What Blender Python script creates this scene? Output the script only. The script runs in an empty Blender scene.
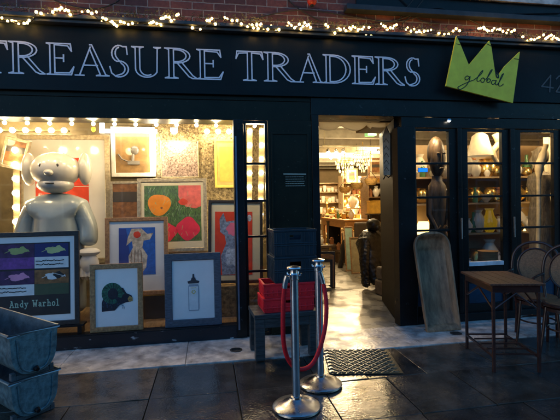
import bpy, math, random
from math import sin, cos, pi, radians
random.seed(7)
sc = bpy.context.scene
# ------------------------------------------------------------------ camera
F = 421.0; YAW = radians(9.7); PIT = radians(0.7); ROLL = radians(1.09)
CAM = (0.0, -4.594, 1.45)
def cross(a, b): return (a[1]*b[2]-a[2]*b[1], a[2]*b[0]-a[0]*b[2], a[0]*b[1]-a[1]*b[0])
FW = (sin(YAW)*cos(PIT), cos(YAW)*cos(PIT), -sin(PIT))
R0 = (cos(YAW), -sin(YAW), 0.0); U0 = cross(R0, FW)
RT = tuple(cos(ROLL)*R0[i] - sin(ROLL)*U0[i] for i in range(3)); UP = cross(RT, FW)
def ray(px, py): return tuple(FW[i]*F + RT[i]*(px-280) - UP[i]*(py-210) for i in range(3))
def W(px, py, Y=0.0):
    v = ray(px, py); t = (Y-CAM[1])/v[1]; return tuple(CAM[i]+v[i]*t for i in range(3))
def G(px, py, z=0.0):
    v = ray(px, py); t = (z-CAM[2])/v[2]; return tuple(CAM[i]+v[i]*t for i in range(3))
import mathutils
V = mathutils.Vector
cd = bpy.data.cameras.new('camera'); cam = bpy.data.objects.new('camera', cd)
sc.collection.objects.link(cam); sc.camera = cam
cd.sensor_width = 36; cd.lens = F/560*36; cd.clip_end = 500; cd.clip_start = .05
cam.matrix_world = mathutils.Matrix(((RT[0], UP[0], -FW[0], CAM[0]), (RT[1], UP[1], -FW[1], CAM[1]), (RT[2], UP[2], -FW[2], CAM[2]), (0, 0, 0, 1)))
# ------------------------------------------------------------------ dusk sky, weak sun, exposure
SUN_EL, SUN_ROT = radians(10), radians(245)
w = bpy.data.worlds.new('World'); sc.world = w; w.use_nodes = True
nt = w.node_tree; bg = nt.nodes['Background']
sky = nt.nodes.new('ShaderNodeTexSky'); sky.sky_type = 'NISHITA'; sky.sun_disc = False
sky.sun_elevation = SUN_EL; sky.sun_rotation = SUN_ROT; sky.ozone_density = 10; sky.air_density = 1.6; sky.dust_density = .2
tint = nt.nodes.new('ShaderNodeMix'); tint.data_type = 'RGBA'; tint.blend_type = 'MULTIPLY'; tint.inputs['Factor'].default_value = 1
tint.inputs['B'].default_value = (1.75, 1.16, .92, 1)      # deep blue hour
nt.links.new(sky.outputs[0], tint.inputs['A']); nt.links.new(tint.outputs['Result'], bg.inputs[0]); bg.inputs[1].default_value = 0.12
sd = bpy.data.lights.new('sun', 'SUN'); sd.energy = .02; sd.angle = radians(12); sd.color = (1, .93, .85)
so = bpy.data.objects.new('sun', sd); sc.collection.objects.link(so)
so.rotation_euler = (radians(80), 0, radians(-65))
sc.view_settings.view_transform = 'Standard'; sc.view_settings.look = 'None'
sc.view_settings.exposure = 1.7; sc.view_settings.gamma = 1; sc.view_settings.use_curve_mapping = False
sc.cycles.max_bounces = 8; sc.cycles.transparent_max_bounces = 16; sc.cycles.use_denoising = True
sc.cycles.caustics_reflective = False; sc.cycles.caustics_refractive = False; sc.cycles.sample_clamp_indirect = 6

# ------------------------------------------------------------------ materials
MATS = {}
def M(name, col, rough=.6, metal=0, var=.25, scale=8, bump=0, bscale=40, coat=0, emit=None, col2=None, vscale=None, spec=.5, rvar=0, stretch=None, detail=5, chips=None):
    if name in MATS: return MATS[name]
    m = bpy.data.materials.new(name); m.use_nodes = True; t = m.node_tree; b = t.nodes['Principled BSDF']
    N = t.nodes.new; L = t.links.new
    tc = N('ShaderNodeTexCoord'); mp = N('ShaderNodeMapping'); L(tc.outputs['Object'], mp.inputs[0])
    if stretch: mp.inputs['Scale'].default_value = stretch
    n = N('ShaderNodeTexNoise'); n.inputs['Scale'].default_value = scale; n.inputs['Detail'].default_value = detail; n.inputs['Roughness'].default_value = .6
    L(mp.outputs[0], n.inputs['Vector'])
    rp = N('ShaderNodeValToRGB'); L(n.outputs['Fac'], rp.inputs[0])
    c2 = col2 or tuple(c*(1-var) for c in col)
    hi = col if col2 else tuple(min(1, c*(1+var*.6)) for c in col)
    rp.color_ramp.elements[0].position = .33; rp.color_ramp.elements[1].position = .68
    rp.color_ramp.elements[0].color = (*c2, 1); rp.color_ramp.elements[1].color = (*hi, 1)
    L(rp.outputs[0], b.inputs['Base Color'])
    b.inputs['Roughness'].default_value = rough; b.inputs['Metallic'].default_value = metal
    b.inputs['Specular IOR Level'].default_value = spec
    b.inputs['Coat Weight'].default_value = coat; b.inputs['Coat Roughness'].default_value = .06
    if chips:
        nc = N('ShaderNodeTexNoise'); nc.inputs['Scale'].default_value = 17; nc.inputs['Detail'].default_value = 11; nc.inputs['Roughness'].default_value = .72; L(mp.outputs[0], nc.inputs['Vector'])
        rc = N('ShaderNodeValToRGB'); rc.color_ramp.elements[0].position = .63; rc.color_ramp.elements[1].position = .66; L(nc.outputs['Fac'], rc.inputs[0])
        mc = N('ShaderNodeMix'); mc.data_type = 'RGBA'; L(rc.outputs[0], mc.inputs['Factor']); L(rp.outputs[0], mc.inputs['A']); mc.inputs['B'].default_value = (*chips, 1); L(mc.outputs['Result'], b.inputs['Base Color'])
    if rvar:
        mr = N('ShaderNodeMapRange'); n3 = N('ShaderNodeTexNoise'); n3.inputs['Scale'].default_value = scale*.6; n3.inputs['Detail'].default_value = 6
        L(mp.outputs[0], n3.inputs['Vector']); L(n3.outputs['Fac'], mr.inputs[0])
        mr.inputs[1].default_value = .35; mr.inputs[2].default_value = .65
        mr.inputs[3].default_value = max(.03, rough-rvar); mr.inputs[4].default_value = min(1, rough+rvar); L(mr.outputs[0], b.inputs['Roughness'])
    if bump:
        n2 = N('ShaderNodeTexNoise'); n2.inputs['Scale'].default_value = bscale; n2.inputs['Detail'].default_value = 6
        L(mp.outputs[0], n2.inputs['Vector']); bp = N('ShaderNodeBump'); bp.inputs['Strength'].default_value = bump; bp.inputs['Distance'].default_value = .01
        L(n2.outputs['Fac'], bp.inputs['Height']); L(bp.outputs[0], b.inputs['Normal'])
    if emit:
        b.inputs['Emission Color'].default_value = (*emit[:3], 1); b.inputs['Emission Strength'].default_value = emit[3]
    MATS[name] = m; return m
def brick_mat():
    m = bpy.data.materials.new('brick'); m.use_nodes = True; t = m.node_tree; b = t.nodes['Principled BSDF']; N = t.nodes.new; L = t.links.new
    tc = N('ShaderNodeTexCoord'); sp = N('ShaderNodeSeparateXYZ'); cb = N('ShaderNodeCombineXYZ')
    L(tc.outputs['Object'], sp.inputs[0]); L(sp.outputs['X'], cb.inputs['X']); L(sp.outputs['Z'], cb.inputs['Y'])
    nz = N('ShaderNodeTexNoise'); nz.inputs['Scale'].default_value = 9; L(cb.outputs[0], nz.inputs['Vector'])
    mx = N('ShaderNodeVectorMath'); mx.operation = 'SCALE'; L(nz.outputs['Color'], mx.inputs[0]); mx.inputs['Scale'].default_value = .012
    ad = N('ShaderNodeVectorMath'); L(cb.outputs[0], ad.inputs[0]); L(mx.outputs[0], ad.inputs[1])
    br = N('ShaderNodeTexBrick'); L(ad.outputs[0], br.inputs['Vector'])
    br.inputs['Scale'].default_value = 1; br.inputs['Brick Width'].default_value = .235; br.inputs['Row Height'].default_value = .082
    br.inputs['Mortar Size'].default_value = .006; br.inputs['Mortar Smooth'].default_value = .3
    br.inputs['Color1'].default_value = (.24, .075, .06, 1); br.inputs['Color2'].default_value = (.11, .04, .04, 1); br.inputs['Mortar'].default_value = (.34, .31, .29, 1)
    n2 = N('ShaderNodeTexNoise'); n2.inputs['Scale'].default_value = 26; n2.inputs['Detail'].default_value = 6; L(cb.outputs[0], n2.inputs['Vector'])
    mm = N('ShaderNodeMix'); mm.data_type = 'RGBA'; mm.blend_type = 'MULTIPLY'; mm.inputs['Factor'].default_value = .7
    L(br.outputs['Color'], mm.inputs['A']); L(n2.outputs['Fac'], mm.inputs['B']); 
    gm = N('ShaderNodeGamma'); gm.inputs[1].default_value = 1; L(mm.outputs['Result'], gm.inputs[0]); L(gm.outputs[0], b.inputs['Base Color'])
    b.inputs['Roughness'].default_value = .75
    sb = N('ShaderNodeMath'); sb.operation = 'SUBTRACT'; sb.inputs[0].default_value = 1; L(br.outputs['Fac'], sb.inputs[1])
    a2 = N('ShaderNodeMath'); a2.operation = 'MULTIPLY_ADD'; L(n2.outputs['Fac'], a2.inputs[0]); a2.inputs[1].default_value = .5; L(sb.outputs[0], a2.inputs[2])
    bp = N('ShaderNodeBump'); bp.inputs['Strength'].default_value = .8; bp.inputs['Distance'].default_value = .01; L(a2.outputs[0], bp.inputs['Height']); L(bp.outputs[0], b.inputs['Normal'])
    return m
def slab_mat():
    m = bpy.data.materials.new('wet_slate'); m.use_nodes = True; t = m.node_tree; b = t.nodes['Principled BSDF']; N = t.nodes.new; L = t.links.new
    tc = N('ShaderNodeTexCoord'); at = N('ShaderNodeAttribute'); at.attribute_name = 'tint'
    n = N('ShaderNodeTexNoise'); n.inputs['Scale'].default_value = 5; n.inputs['Detail'].default_value = 9; n.inputs['Roughness'].default_value = .65
    L(tc.outputs['Object'], n.inputs['Vector'])
    rp = N('ShaderNodeValToRGB'); L(n.outputs['Fac'], rp.inputs[0])
    rp.color_ramp.elements[0].position = .3; rp.color_ramp.elements[0].color = (.024, .019, .015, 1)
    rp.color_ramp.elements[1].position = .7; rp.color_ramp.elements[1].color = (.09, .078, .066, 1)
    mm = N('ShaderNodeMix'); mm.data_type = 'RGBA'; mm.blend_type = 'MULTIPLY'; mm.inputs['Factor'].default_value = 1
    L(rp.outputs[0], mm.inputs['A']); L(at.outputs['Color'], mm.inputs['B'])
    ng = N('ShaderNodeTexNoise'); ng.inputs['Scale'].default_value = 38; ng.inputs['Detail'].default_value = 8; ng.inputs['Roughness'].default_value = .7; L(tc.outputs['Object'], ng.inputs['Vector'])
    rg = N('ShaderNodeValToRGB'); rg.color_ramp.elements[0].position = .66; rg.color_ramp.elements[1].position = .72; L(ng.outputs['Fac'], rg.inputs[0])
    mg = N('ShaderNodeMix'); mg.data_type = 'RGBA'; L(rg.outputs[0], mg.inputs['Factor']); L(mm.outputs['Result'], mg.inputs['A']); mg.inputs['B'].default_value = (.16, .15, .13, 1); L(mg.outputs['Result'], b.inputs['Base Color'])
    n2 = N('ShaderNodeTexNoise'); n2.inputs['Scale'].default_value = 2.2; n2.inputs['Detail'].default_value = 7; n2.inputs['Roughness'].default_value = .6
    L(tc.outputs['Object'], n2.inputs['Vector'])
    mr = N('ShaderNodeMapRange'); L(n2.outputs['Fac'], mr.inputs[0]); mr.inputs[1].default_value = .38; mr.inputs[2].default_value = .66
    mr.inputs[3].default_value = .05; mr.inputs[4].default_value = .2; L(mr.outputs[0], b.inputs['Roughness'])
    b.inputs['Specular IOR Level'].default_value = .6
    n3 = N('ShaderNodeTexNoise'); n3.inputs['Scale'].default_value = 55; n3.inputs['Detail'].default_value = 5; L(tc.outputs['Object'], n3.inputs['Vector'])
    n4 = N('ShaderNodeTexNoise'); n4.inputs['Scale'].default_value = 7; n4.inputs['Detail'].default_value = 3; L(tc.outputs['Object'], n4.inputs['Vector'])
    a2 = N('ShaderNodeMath'); a2.operation = 'MULTIPLY_ADD'; L(n4.outputs['Fac'], a2.inputs[0]); a2.inputs[1].default_value = 2.2; L(n3.outputs['Fac'], a2.inputs[2])
    bp = N('ShaderNodeBump'); bp.inputs['Strength'].default_value = .42; bp.inputs['Distance'].default_value = .004; L(a2.outputs[0], bp.inputs['Height']); L(bp.outputs[0], b.inputs['Normal'])
    return m
def glass_mat():
    m = bpy.data.materials.new('window_glass'); m.use_nodes = True; t = m.node_tree; N = t.nodes.new; L = t.links.new
    t.nodes.remove(t.nodes['Principled BSDF']); o = t.nodes['Material Output']
    tr = N('ShaderNodeBsdfTransparent'); gl = N('ShaderNodeBsdfGlossy'); gl.inputs['Roughness'].default_value = .02
    n = N('ShaderNodeTexNoise'); n.inputs['Scale'].default_value = 3; mr = N('ShaderNodeMapRange'); L(n.outputs['Fac'], mr.inputs[0]); mr.inputs[3].default_value = .93; mr.inputs[4].default_value = 1
    cc = N('ShaderNodeCombineColor'); [L(mr.outputs[0], cc.inputs[k]) for k in range(3)]; L(cc.outputs[0], tr.inputs[0])
    fr = N('ShaderNodeFresnel'); ge = N('ShaderNodeNewGeometry'); ma = N('ShaderNodeMath'); ma.operation = 'MULTIPLY_ADD'; L(ge.outputs['Backfacing'], ma.inputs[0]); ma.inputs[1].default_value = 1/1.5-1.5; ma.inputs[2].default_value = 1.5; L(ma.outputs[0], fr.inputs[0]); mx = N('ShaderNodeMixShader')
    L(fr.outputs[0], mx.inputs[0]); L(tr.outputs[0], mx.inputs[1]); L(gl.outputs[0], mx.inputs[2]); L(mx.outputs[0], o.inputs[0])
    return m
def wood(name, c1, c2, rough=.5, sc_=(1, 1, 8), bump=.3, coat=0):
    return M(name, c1, rough, col2=c2, scale=6, stretch=sc_, bump=bump, bscale=14, coat=coat, detail=8)
def cloth_mat():
    m = M('white_valance', (.8, .75, .6), .8, var=.1); t = m.node_tree; b = t.nodes['Principled BSDF']; tr = t.nodes.new('ShaderNodeBsdfTranslucent'); tr.inputs[0].default_value = (.95, .9, .8, 1)
    mx = t.nodes.new('ShaderNodeMixShader'); mx.inputs[0].default_value = .75; t.links.new(b.outputs[0], mx.inputs[1]); t.links.new(tr.outputs[0], mx.inputs[2]); t.links.new(mx.outputs[0], t.nodes['Material Output'].inputs[0]); return m
GLASS = glass_mat(); BRICK = brick_mat(); SLATE = slab_mat()
navy = M('navy_gloss_paint', (.007, .0078, .008), .36, spec=.35, chips=(.06, .065, .07), var=.35, scale=3, bump=.12, bscale=18, rvar=.1)
navy2 = M('navy_sign_paint', (.006, .0115, .014), .48, spec=.2, var=.3, scale=2, bump=.1, bscale=30, rvar=.12)
dark = M('dark_olive_paint', (.013, .0145, .008), .42, spec=.25, chips=(.07, .07, .05), var=.4, scale=2.5, bump=.1, bscale=22)
black = M('black_paint', (.008, .008, .009), .38, spec=.3, var=.4, scale=6, bump=.15)
plinth_m = M('scuffed_black_plinth', (.42, .42, .42), .4, col2=(.012, .013, .018), scale=7, stretch=(1, 1, 2.5), bump=.2, detail=9)
plinth_m.node_tree.nodes['Color Ramp'].color_ramp.elements[0].position = .64; plinth_m.node_tree.nodes['Color Ramp'].color_ramp.elements[1].position = .70
letter_m = M('pale_letter_paint', (.86, .88, 1.0), .4, var=.1, scale=14)
lime = M('lime_sign_paint', (1.0, .8, .06), .5, var=.14, scale=7, bump=.1)
inkm = M('black_ink', (.01, .01, .01), .5)
cable_m = M('cable_black', (.015, .015, .015), .5)
bulb_m = M('fairy_bulb', (1, .8, .4), .4, emit=(1, .56, .14, 11))
gbulb = M('globe_bulb', (1, .9, .7), .4, emit=(1, .8, .45, 34))
spot_e = M('spot_lamp_face', (1, .9, .7), .4, emit=(1, .8, .5, 60))
marble = M('worn_pale_stone', (.78, .72, .66), .34, col2=(.26, .23, .21), scale=7, bump=.35, bscale=30, rvar=.15, detail=10)
floor_m = M('damp_concrete', (.36, .34, .29), .3, col2=(.12, .11, .09), scale=3.6, bump=.15, bscale=12, rvar=.14, detail=9)
cream = M('cream_wall', (.55, .42, .24), .7, var=.15, scale=3)
ceil_m = M('ceiling_paint', (.33, .3, .23), .8, var=.2)
foil = M('glittering_foil', (.4, .32, .18), .3, metal=.6, col2=(.045, .032, .016), scale=42, bump=.9, bscale=60)
steel = M('brushed_steel', (.55, .56, .58), .22, metal=1, var=.15, scale=20, bump=.05)
steel_base = M('scratched_steel', (.5, .5, .5), .3, metal=1, var=.3, scale=14, bump=.12, rvar=.12)
velvet = M('red_velvet', (.75, .008, .02), .7, var=.25, scale=40, bump=.2)
zinc = M('blue_grey_zinc', (.2, .31, .33), .42, metal=.3, col2=(.06, .1, .115), scale=26, bump=.25, bscale=25, rvar=.12, detail=9)
zinc_rim = M('zinc_rim', (.3, .34, .36), .35, metal=.7, var=.3, scale=15)
zinc_in = M('zinc_dirty_inside', (.1, .11, .12), .6, metal=.2, var=.5, scale=8, bump=.3)
trough_m = wood('weathered_trough_wood', (.46, .26, .14), (.16, .085, .045), .6, (3, 3, .7), .25)
table_wood = M('worn_brown_table_wood', (.17, .07, .035), .34, col2=(.04, .018, .012), scale=9, stretch=(6, 1, 1), bump=.4, bscale=20, detail=9)
chair_wood = wood('dark_red_bentwood', (.075, .028, .018), (.03, .012, .01), .28, (1, 1, 3), .1)
cane = M('woven_cane', (.26, .12, .05), .55, var=.35, scale=60, bump=.6, bscale=120)
bench_m = wood('grey_green_bench_wood', (.05, .06, .062), (.018, .022, .025), .45, (1, 1, 6), .5)
crate_b = M('blue_crate_plastic', (.014, .03, .042), .42, var=.25, scale=10, bump=.1)
crate_r = M('red_crate_plastic', (.75, .02, .03), .4, var=.2, scale=10, bump=.08)
gold_w = wood('gilded_brown_wood', (.5, .28, .12), (.22, .11, .05), .42, (6, 6, 6), .3)
silver_g = M('silver_gilt_frame', (.5, .42, .28), .35, metal=.6, var=.35, scale=30, bump=.5, bscale=50)
dkwood = wood('near_black_frame_wood', (.045, .04, .038), (.018, .016, .016), .4, (6, 6, 6), .3)
bluewood = wood('blue_grey_frame_wood', (.12, .13, .16), (.05, .055, .07), .55, (3, 3, 14), .4)
matw = M('white_mount', (.8, .8, .78), .6, var=.03, coat=.9)
matc = M('cream_mount', (.75, .68, .48), .6, var=.04, coat=.3)
def P(name, c, **k): return M('print_'+name, c, .55, var=k.pop('var', .12), coat=k.pop('coat', .6), scale=k.pop('scale', 12), **k)

# ------------------------------------------------------------------ geometry helpers
class MB:
    def __init__(s): s.v = []; s.f = []; s.m = []; s.sm = []
    def add(s, vs, fs, m=0, smooth=False):
        o = len(s.v); s.v += [tuple(p) for p in vs]
        for f in fs: s.f.append(tuple(o+i for i in f)); s.m.append(m); s.sm.append(smooth)
        return s
    def box(s, x0, x1, y0, y1, z0, z1, m=0):
        if x0 > x1: x0, x1 = x1, x0
        if y0 > y1: y0, y1 = y1, y0
        if z0 > z1: z0, z1 = z1, z0
        return s.add([(x0,y0,z0),(x1,y0,z0),(x1,y1,z0),(x0,y1,z0),(x0,y0,z1),(x1,y0,z1),(x1,y1,z1),(x0,y1,z1)],
              [(0,3,2,1),(4,5,6,7),(0,1,5,4),(1,2,6,5),(2,3,7,6),(3,0,4,7)], m)
    def bar(s, p0, p1, wx, wy, m=0, up=(0, 0, 1)):
        a = V(p0); b = V(p1); d = (b-a).normalized(); u = V(up)
        if abs(d.dot(u)) > .95: u = V((0, 1, 0))
        x = d.cross(u).normalized(); y = x.cross(d)
        vs = [a+x*i*wx/2+y*j*wy/2 for i, j in ((-1,-1),(1,-1),(1,1),(-1,1))]+[b+x*i*wx/2+y*j*wy/2 for i, j in ((-1,-1),(1,-1),(1,1),(-1,1))]
        return s.add(vs, [(0,1,2,3),(7,6,5,4),(0,4,5,1),(1,5,6,2),(2,6,7,3),(3,7,4,0)], m)
    def tube(s, pts, r, seg=8, m=0, closed=False, smooth=True):
        pts = [V(p) for p in pts]; n = len(pts); rr = r if isinstance(r, (list, tuple)) else [r]*n
        vs = []; px = None
        for i, p in enumerate(pts):
            if closed: d = pts[(i+1) % n]-pts[i-1]
            else: d = pts[min(i+1, n-1)]-pts[max(i-1, 0)]
            d.normalize()
            if px is None:
                u = V((0, 0, 1)) if abs(d.z) < .9 else V((1, 0, 0)); px = d.cross(u).normalized()
            else:
                px = px-d*px.dot(d); px.normalize()
            py = d.cross(px)
            vs += [p+(px*cos(2*pi*k/seg)+py*sin(2*pi*k/seg))*rr[i] for k in range(seg)]
        fs = []
        for i in range(n if closed else n-1):
            j = (i+1) % n
            fs += [(i*seg+k, i*seg+(k+1) % seg, j*seg+(k+1) % seg, j*seg+k) for k in range(seg)]
        if not closed: fs += [tuple(range(seg))[::-1], tuple((n-1)*seg+k for k in range(seg))]
        return s.add(vs, fs, m, smooth)
    def lathe(s, prof, c=(0, 0, 0), seg=24, m=0, smooth=True, sx=1, sy=1):
        vs = [(c[0]+r*cos(2*pi*k/seg)*sx, c[1]+r*sin(2*pi*k/seg)*sy, c[2]+z) for r, z in prof for k in range(seg)]
        fs = [(i*seg+k, i*seg+(k+1) % seg, (i+1)*seg+(k+1) % seg, (i+1)*seg+k) for i in range(len(prof)-1) for k in range(seg)]
        if prof[0][0] > 1e-4: fs.append(tuple(range(seg))[::-1])
        if prof[-1][0] > 1e-4: fs.append(tuple((len(prof)-1)*seg+k for k in range(seg)))
        return s.add(vs, fs, m, smooth)
    def ell(s, c, r, seg=16, rings=10, m=0, wob=0):
        if isinstance(r, (int, float)): r = (r, r, r)
        vs = []; fs = []
        for i in range(rings+1):
            a = pi*i/rings
            for k in range(seg):
                b = 2*pi*k/seg; q = 1+wob*random.uniform(-1, 1)
                vs.append((c[0]+r[0]*sin(a)*cos(b)*q, c[1]+r[1]*sin(a)*sin(b)*q, c[2]-r[2]*cos(a)*q))
        for i in range(rings):
            for k in range(seg): fs.append((i*seg+k, i*seg+(k+1) % seg, (i+1)*seg+(k+1) % seg, (i+1)*seg+k))
        return s.add(vs, fs, m, True)
    def prism(s, poly, y0, y1, m=0):      # polygon in x,z pushed along y
        if y0 > y1: y0, y1 = y1, y0
        A = sum(poly[i][0]*poly[(i+1) % len(poly)][1]-poly[(i+1) % len(poly)][0]*poly[i][1] for i in range(len(poly)))
        if A < 0: poly = poly[::-1]
        n = len(poly); vs = [(x, y0, z) for x, z in poly]+[(x, y1, z) for x, z in poly]
        return s.add(vs, [tuple(range(n)), tuple(range(2*n-1, n-1, -1))]+[(i, n+i, n+(i+1) % n, (i+1) % n) for i in range(n)], m)
    def prismz(s, poly, z0, z1, m=0):
        n = len(poly); vs = [(x, y, z0) for x, y in poly]+[(x, y, z1) for x, y in poly]
        return s.add(vs, [tuple(range(n))[::-1], tuple(range(n, 2*n))]+[(i, (i+1) % n, n+(i+1) % n, n+i) for i in range(n)], m)
    def stroke(s, pts, wd, y0, y1, m=0):  # flat strokes in x,z
        for (x0, z0), (x1, z1) in zip(pts, pts[1:]):
            dx, dz = x1-x0, z1-z0; l = math.hypot(dx, dz) or 1e-6; e = wd*.35/l; x0_, z0_, x1_, z1_ = x0-dx*e, z0-dz*e, x1+dx*e, z1+dz*e
            nx, nz = -dz/l*wd/2, dx/l*wd/2; k = random.uniform(0, .0006)
            s.prism([(x0_+nx, z0_+nz), (x0_-nx, z0_-nz), (x1_-nx, z1_-nz), (x1_+nx, z1_+nz)], y0-k, y1, m)
        return s
    def ring(s, x0, x1, z0, z1, wd, y0, y1, m=0):  # rectangular frame, mitred
        o = [(x0,z0),(x1,z0),(x1,z1),(x0,z1)]; i = [(x0+wd,z0+wd),(x1-wd,z0+wd),(x1-wd,z1-wd),(x0+wd,z1-wd)]
        vs = [(x, y, z) for y in (y0, y1) for q in (o, i) for x, z in q]
        fs = []
        for k in range(4):
            j = (k+1) % 4
            fs += [(k, j, 4+j, 4+k), (8+k, 12+k, 12+j, 8+j), (k, 8+k, 8+j, j), (4+k, 4+j, 12+j, 12+k)]
        return s.add(vs, fs, m)
    def build(s, name, mats, parent=None, bevel=0, sharp=40, mod=None):
        me = bpy.data.meshes.new(name); me.from_pydata(s.v, [], s.f)
        for mt in (mats if isinstance(mats, (list, tuple)) else [mats]): me.materials.append(mt)
        me.polygons.foreach_set('material_index', s.m); me.polygons.foreach_set('use_smooth', s.sm); me.update()
        if any(s.sm): me.set_sharp_from_angle(angle=radians(sharp))
        o = bpy.data.objects.new(name, me); sc.collection.objects.link(o)
        if parent: o.parent = parent
        if bevel:
            b = o.modifiers.new('bevel', 'BEVEL'); b.width = bevel; b.segments = 2; b.limit_method = 'ANGLE'; b.angle_limit = radians(50)
        return o
def tag(o, label, cat, group=None, kind=None):
    if label: o['label'] = label
    if cat: o['category'] = cat
    if group: o['group'] = group
    if kind: o['kind'] = kind
    return o
def thing(name, label, cat, loc=(0, 0, 0), rz=0, group=None, rot=None):
    o = bpy.data.objects.new(name, None); sc.collection.objects.link(o); o.empty_display_size = .1
    o.location = loc; o.rotation_euler = rot or (0, 0, rz); return tag(o, label, cat, group)
def struct(name, mb, m): o = mb.build(name, m); o['kind'] = 'structure'; return o
def dup(root, loc, rz=None, label=None, group=None, scale=None):
    r = root.copy(); sc.collection.objects.link(r); r.location = loc
    if rz is not None: r.rotation_euler = (0, 0, rz)
    if label: r['label'] = label
    if group: r['group'] = group
    if scale: r.scale = scale
    for ch in list(root.children):
        c = ch.copy(); sc.collection.objects.link(c); c.parent = r
        for g in list(ch.children):
            d = g.copy(); sc.collection.objects.link(d); d.parent = c
    return r
def pt(name, loc, power, parent=None, col=(1, .72, .38), r=.06):
    if loc[1] > 1.2 or (parent and parent.location.y > 1.5): power *= .5
    l = bpy.data.lights.new(name, 'POINT'); l.energy = power; l.color = col; l.shadow_soft_size = r
    o = bpy.data.objects.new(name, l); sc.collection.objects.link(o); o.location = loc
    if parent: o.parent = parent
    return o
def arc(cx, cz, rx, rz, a0, a1, n=10): return [(cx+rx*cos(radians(a0+(a1-a0)*i/n)), cz+rz*sin(radians(a0+(a1-a0)*i/n))) for i in range(n+1)]
def smoothpts(pts, n=6):
    P_ = [V(p) for p in pts]; out = []
    for i in range(len(P_)-1):
        p0 = P_[max(i-1, 0)]; p1 = P_[i]; p2 = P_[i+1]; p3 = P_[min(i+2, len(P_)-1)]
        for k in range(n):
            t = k/n; out.append(.5*((2*p1)+(-p0+p2)*t+(2*p0-5*p1+4*p2-p3)*t*t+(-p0+3*p1-3*p2+p3)*t**3))
    out.append(P_[-1]); return out

# ------------------------------------------------------------------ ground
X0, X1 = -9.0, 10.0
struct('ground', MB().add([(-150,-150,-.05),(150,-150,-.05),(150,150,-.05),(-150,150,-.05)], [(0,1,2,3)]), M('dark_grout', (.012, .012, .012), .35, bump=.3))
mb = MB(); tints = []
yr = -.665; row = 0
fixed = {0: [-3.3, -2.65, -2.0, -1.33, -.47, .2, .86, 1.28, 1.8, 2.5, 3.1], 1: [-3.1, -2.4, -1.75, -1.03, -.47, .2, .86, 1.43, 2.0, 2.65, 3.3], 2: [-2.9, -2.2, -1.55, -.9, -.2, .45, 1.0, 1.42, 2.2, 2.9]}
while yr > -4.3:
    dep = [.635, .62, .6][row % 3]; xs = list(fixed.get(row, [-2.7+.1*random.random(), -2]))
    while xs[0] > X0: xs.insert(0, xs[0]-random.uniform(.5, .8))
    while xs[-1] < X1: xs.append(xs[-1]+random.uniform(.5, .8))
    for a, b in zip(xs, xs[1:]):
        g = .0035; z = [random.uniform(-.0042, .0042) for _ in range(4)]; h0 = random.uniform(-.002, .002)
        x0, x1, y1, y0 = a+g, b-g, yr-g, yr-dep+g
        n = len(mb.v)
        mb.add([(x0,y0,z[0]+h0),(x1,y0,z[1]+h0),(x1,y1,z[2]+h0),(x0,y1,z[3]+h0),(x0,y0,-.04),(x1,y0,-.04),(x1,y1,-.04),(x0,y1,-.04)],
               [(0,1,2,3),(4,5,1,0),(5,6,2,1),(6,7,3,2),(7,4,0,3)])
        t = random.uniform(.6, 1.5); wv = random.uniform(-.12, .12); tints += [(t*(1+wv), t, t*(1-wv), 1)]*8
    yr -= dep; row += 1
pav = struct('pavement', mb, SLATE)
ca = pav.data.color_attributes.new('tint', 'FLOAT_COLOR', 'POINT')
for i, c in enumerate(tints): ca.data[i].color = c
bv = pav.modifiers.new('bevel', 'BEVEL'); bv.width = .004; bv.segments = 2; bv.limit_method = 'ANGLE'; bv.angle_limit = radians(50)
struct('kerb', MB().box(X0, X1, yr-.14, yr-.005, -.14, .0), M('granite_kerb', (.3, .3, .29), .5, bump=.3))
struct('road', MB().box(X0*3, X1*3, yr-9, yr-.145, -.2, -.045), M('wet_asphalt', (.045, .045, .048), .3, bump=.5, bscale=120))
OB = thing('brick_terrace', 'dark brick terrace on the far side of the street', 'building', (1, -19, 0))
MB().box(-16, 22, -6, 0, 0, 6.2).build('wall', BRICK, OB)
for k in range(12):
    for zz_ in (1.0, 3.9):
        fo = MB().ring(-14.6+3*k, -13.1+3*k, zz_-.1, zz_+1.8, .098, .003, .06).build('window', M('far_white_paint', (.6, .6, .58), .5), OB); MB().box(-14.5+3*k, -13.2+3*k, 0.003, .03, zz_, zz_+1.7).build('pane', M('dark_pane', (.02, .02, .025), .1), fo)

# pale stone strip in front of the shop
mb = MB(); xs = [X0, -4.6, -3.1, -1.37, -.235, 1.02, 2.1, 3.3, 4.6, X1]
for a, b in zip(xs, xs[1:]): mb.box(a+.002, b-.002, -.66, -.0, -.04, .008+random.uniform(-.001, .001))
st = struct('stone_strip', mb, marble); bvm = st.modifiers.new('bevel', 'BEVEL'); bvm.width = .003
struct('shop_floor', MB().box(-2.75, 9, .003, 13.9, -.04, .006), floor_m)

# ------------------------------------------------------------------ the building
B = thing('shop_building', 'dark navy shopfront under a brick wall with pale serif lettering across its fascia', 'shop')
FX0, FX1 = -5.2, 6.4
MB().box(X0, X1, .12, .4, 3.30, 9).build('wall', BRICK, B)
MB().box(X0, FX0-.003, -.02, .39, 0, 3.297).build('wall', BRICK, B)
MB().box(FX1+.003, X1, -.02, .39, 0, 3.297).build('wall', BRICK, B)
mb = MB(); mb.box(FX0, FX1, 0, .3, 2.652, 3.31); mb.box(FX0, FX1, -.012, 0, 2.652, 2.664); mb.box(.28, .283, -.0015, 0, 2.67, 3.3, 0); mb.box(2.05, 2.053, -.0015, 0, 2.67, 3.3)
fascia = mb.build('fascia', navy2, B, bevel=.003)
mb = MB(); mb.box(FX0-.05, FX1+.05, -.07, .115, 3.313, 3.345); mb.box(FX0-.05, FX1+.05, -.1, .115, 3.346, 3.385)
mb.build('cornice', M('cornice_lead', (.05, .06, .07), .5, var=.4, bump=.3), B, bevel=.006)
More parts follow.
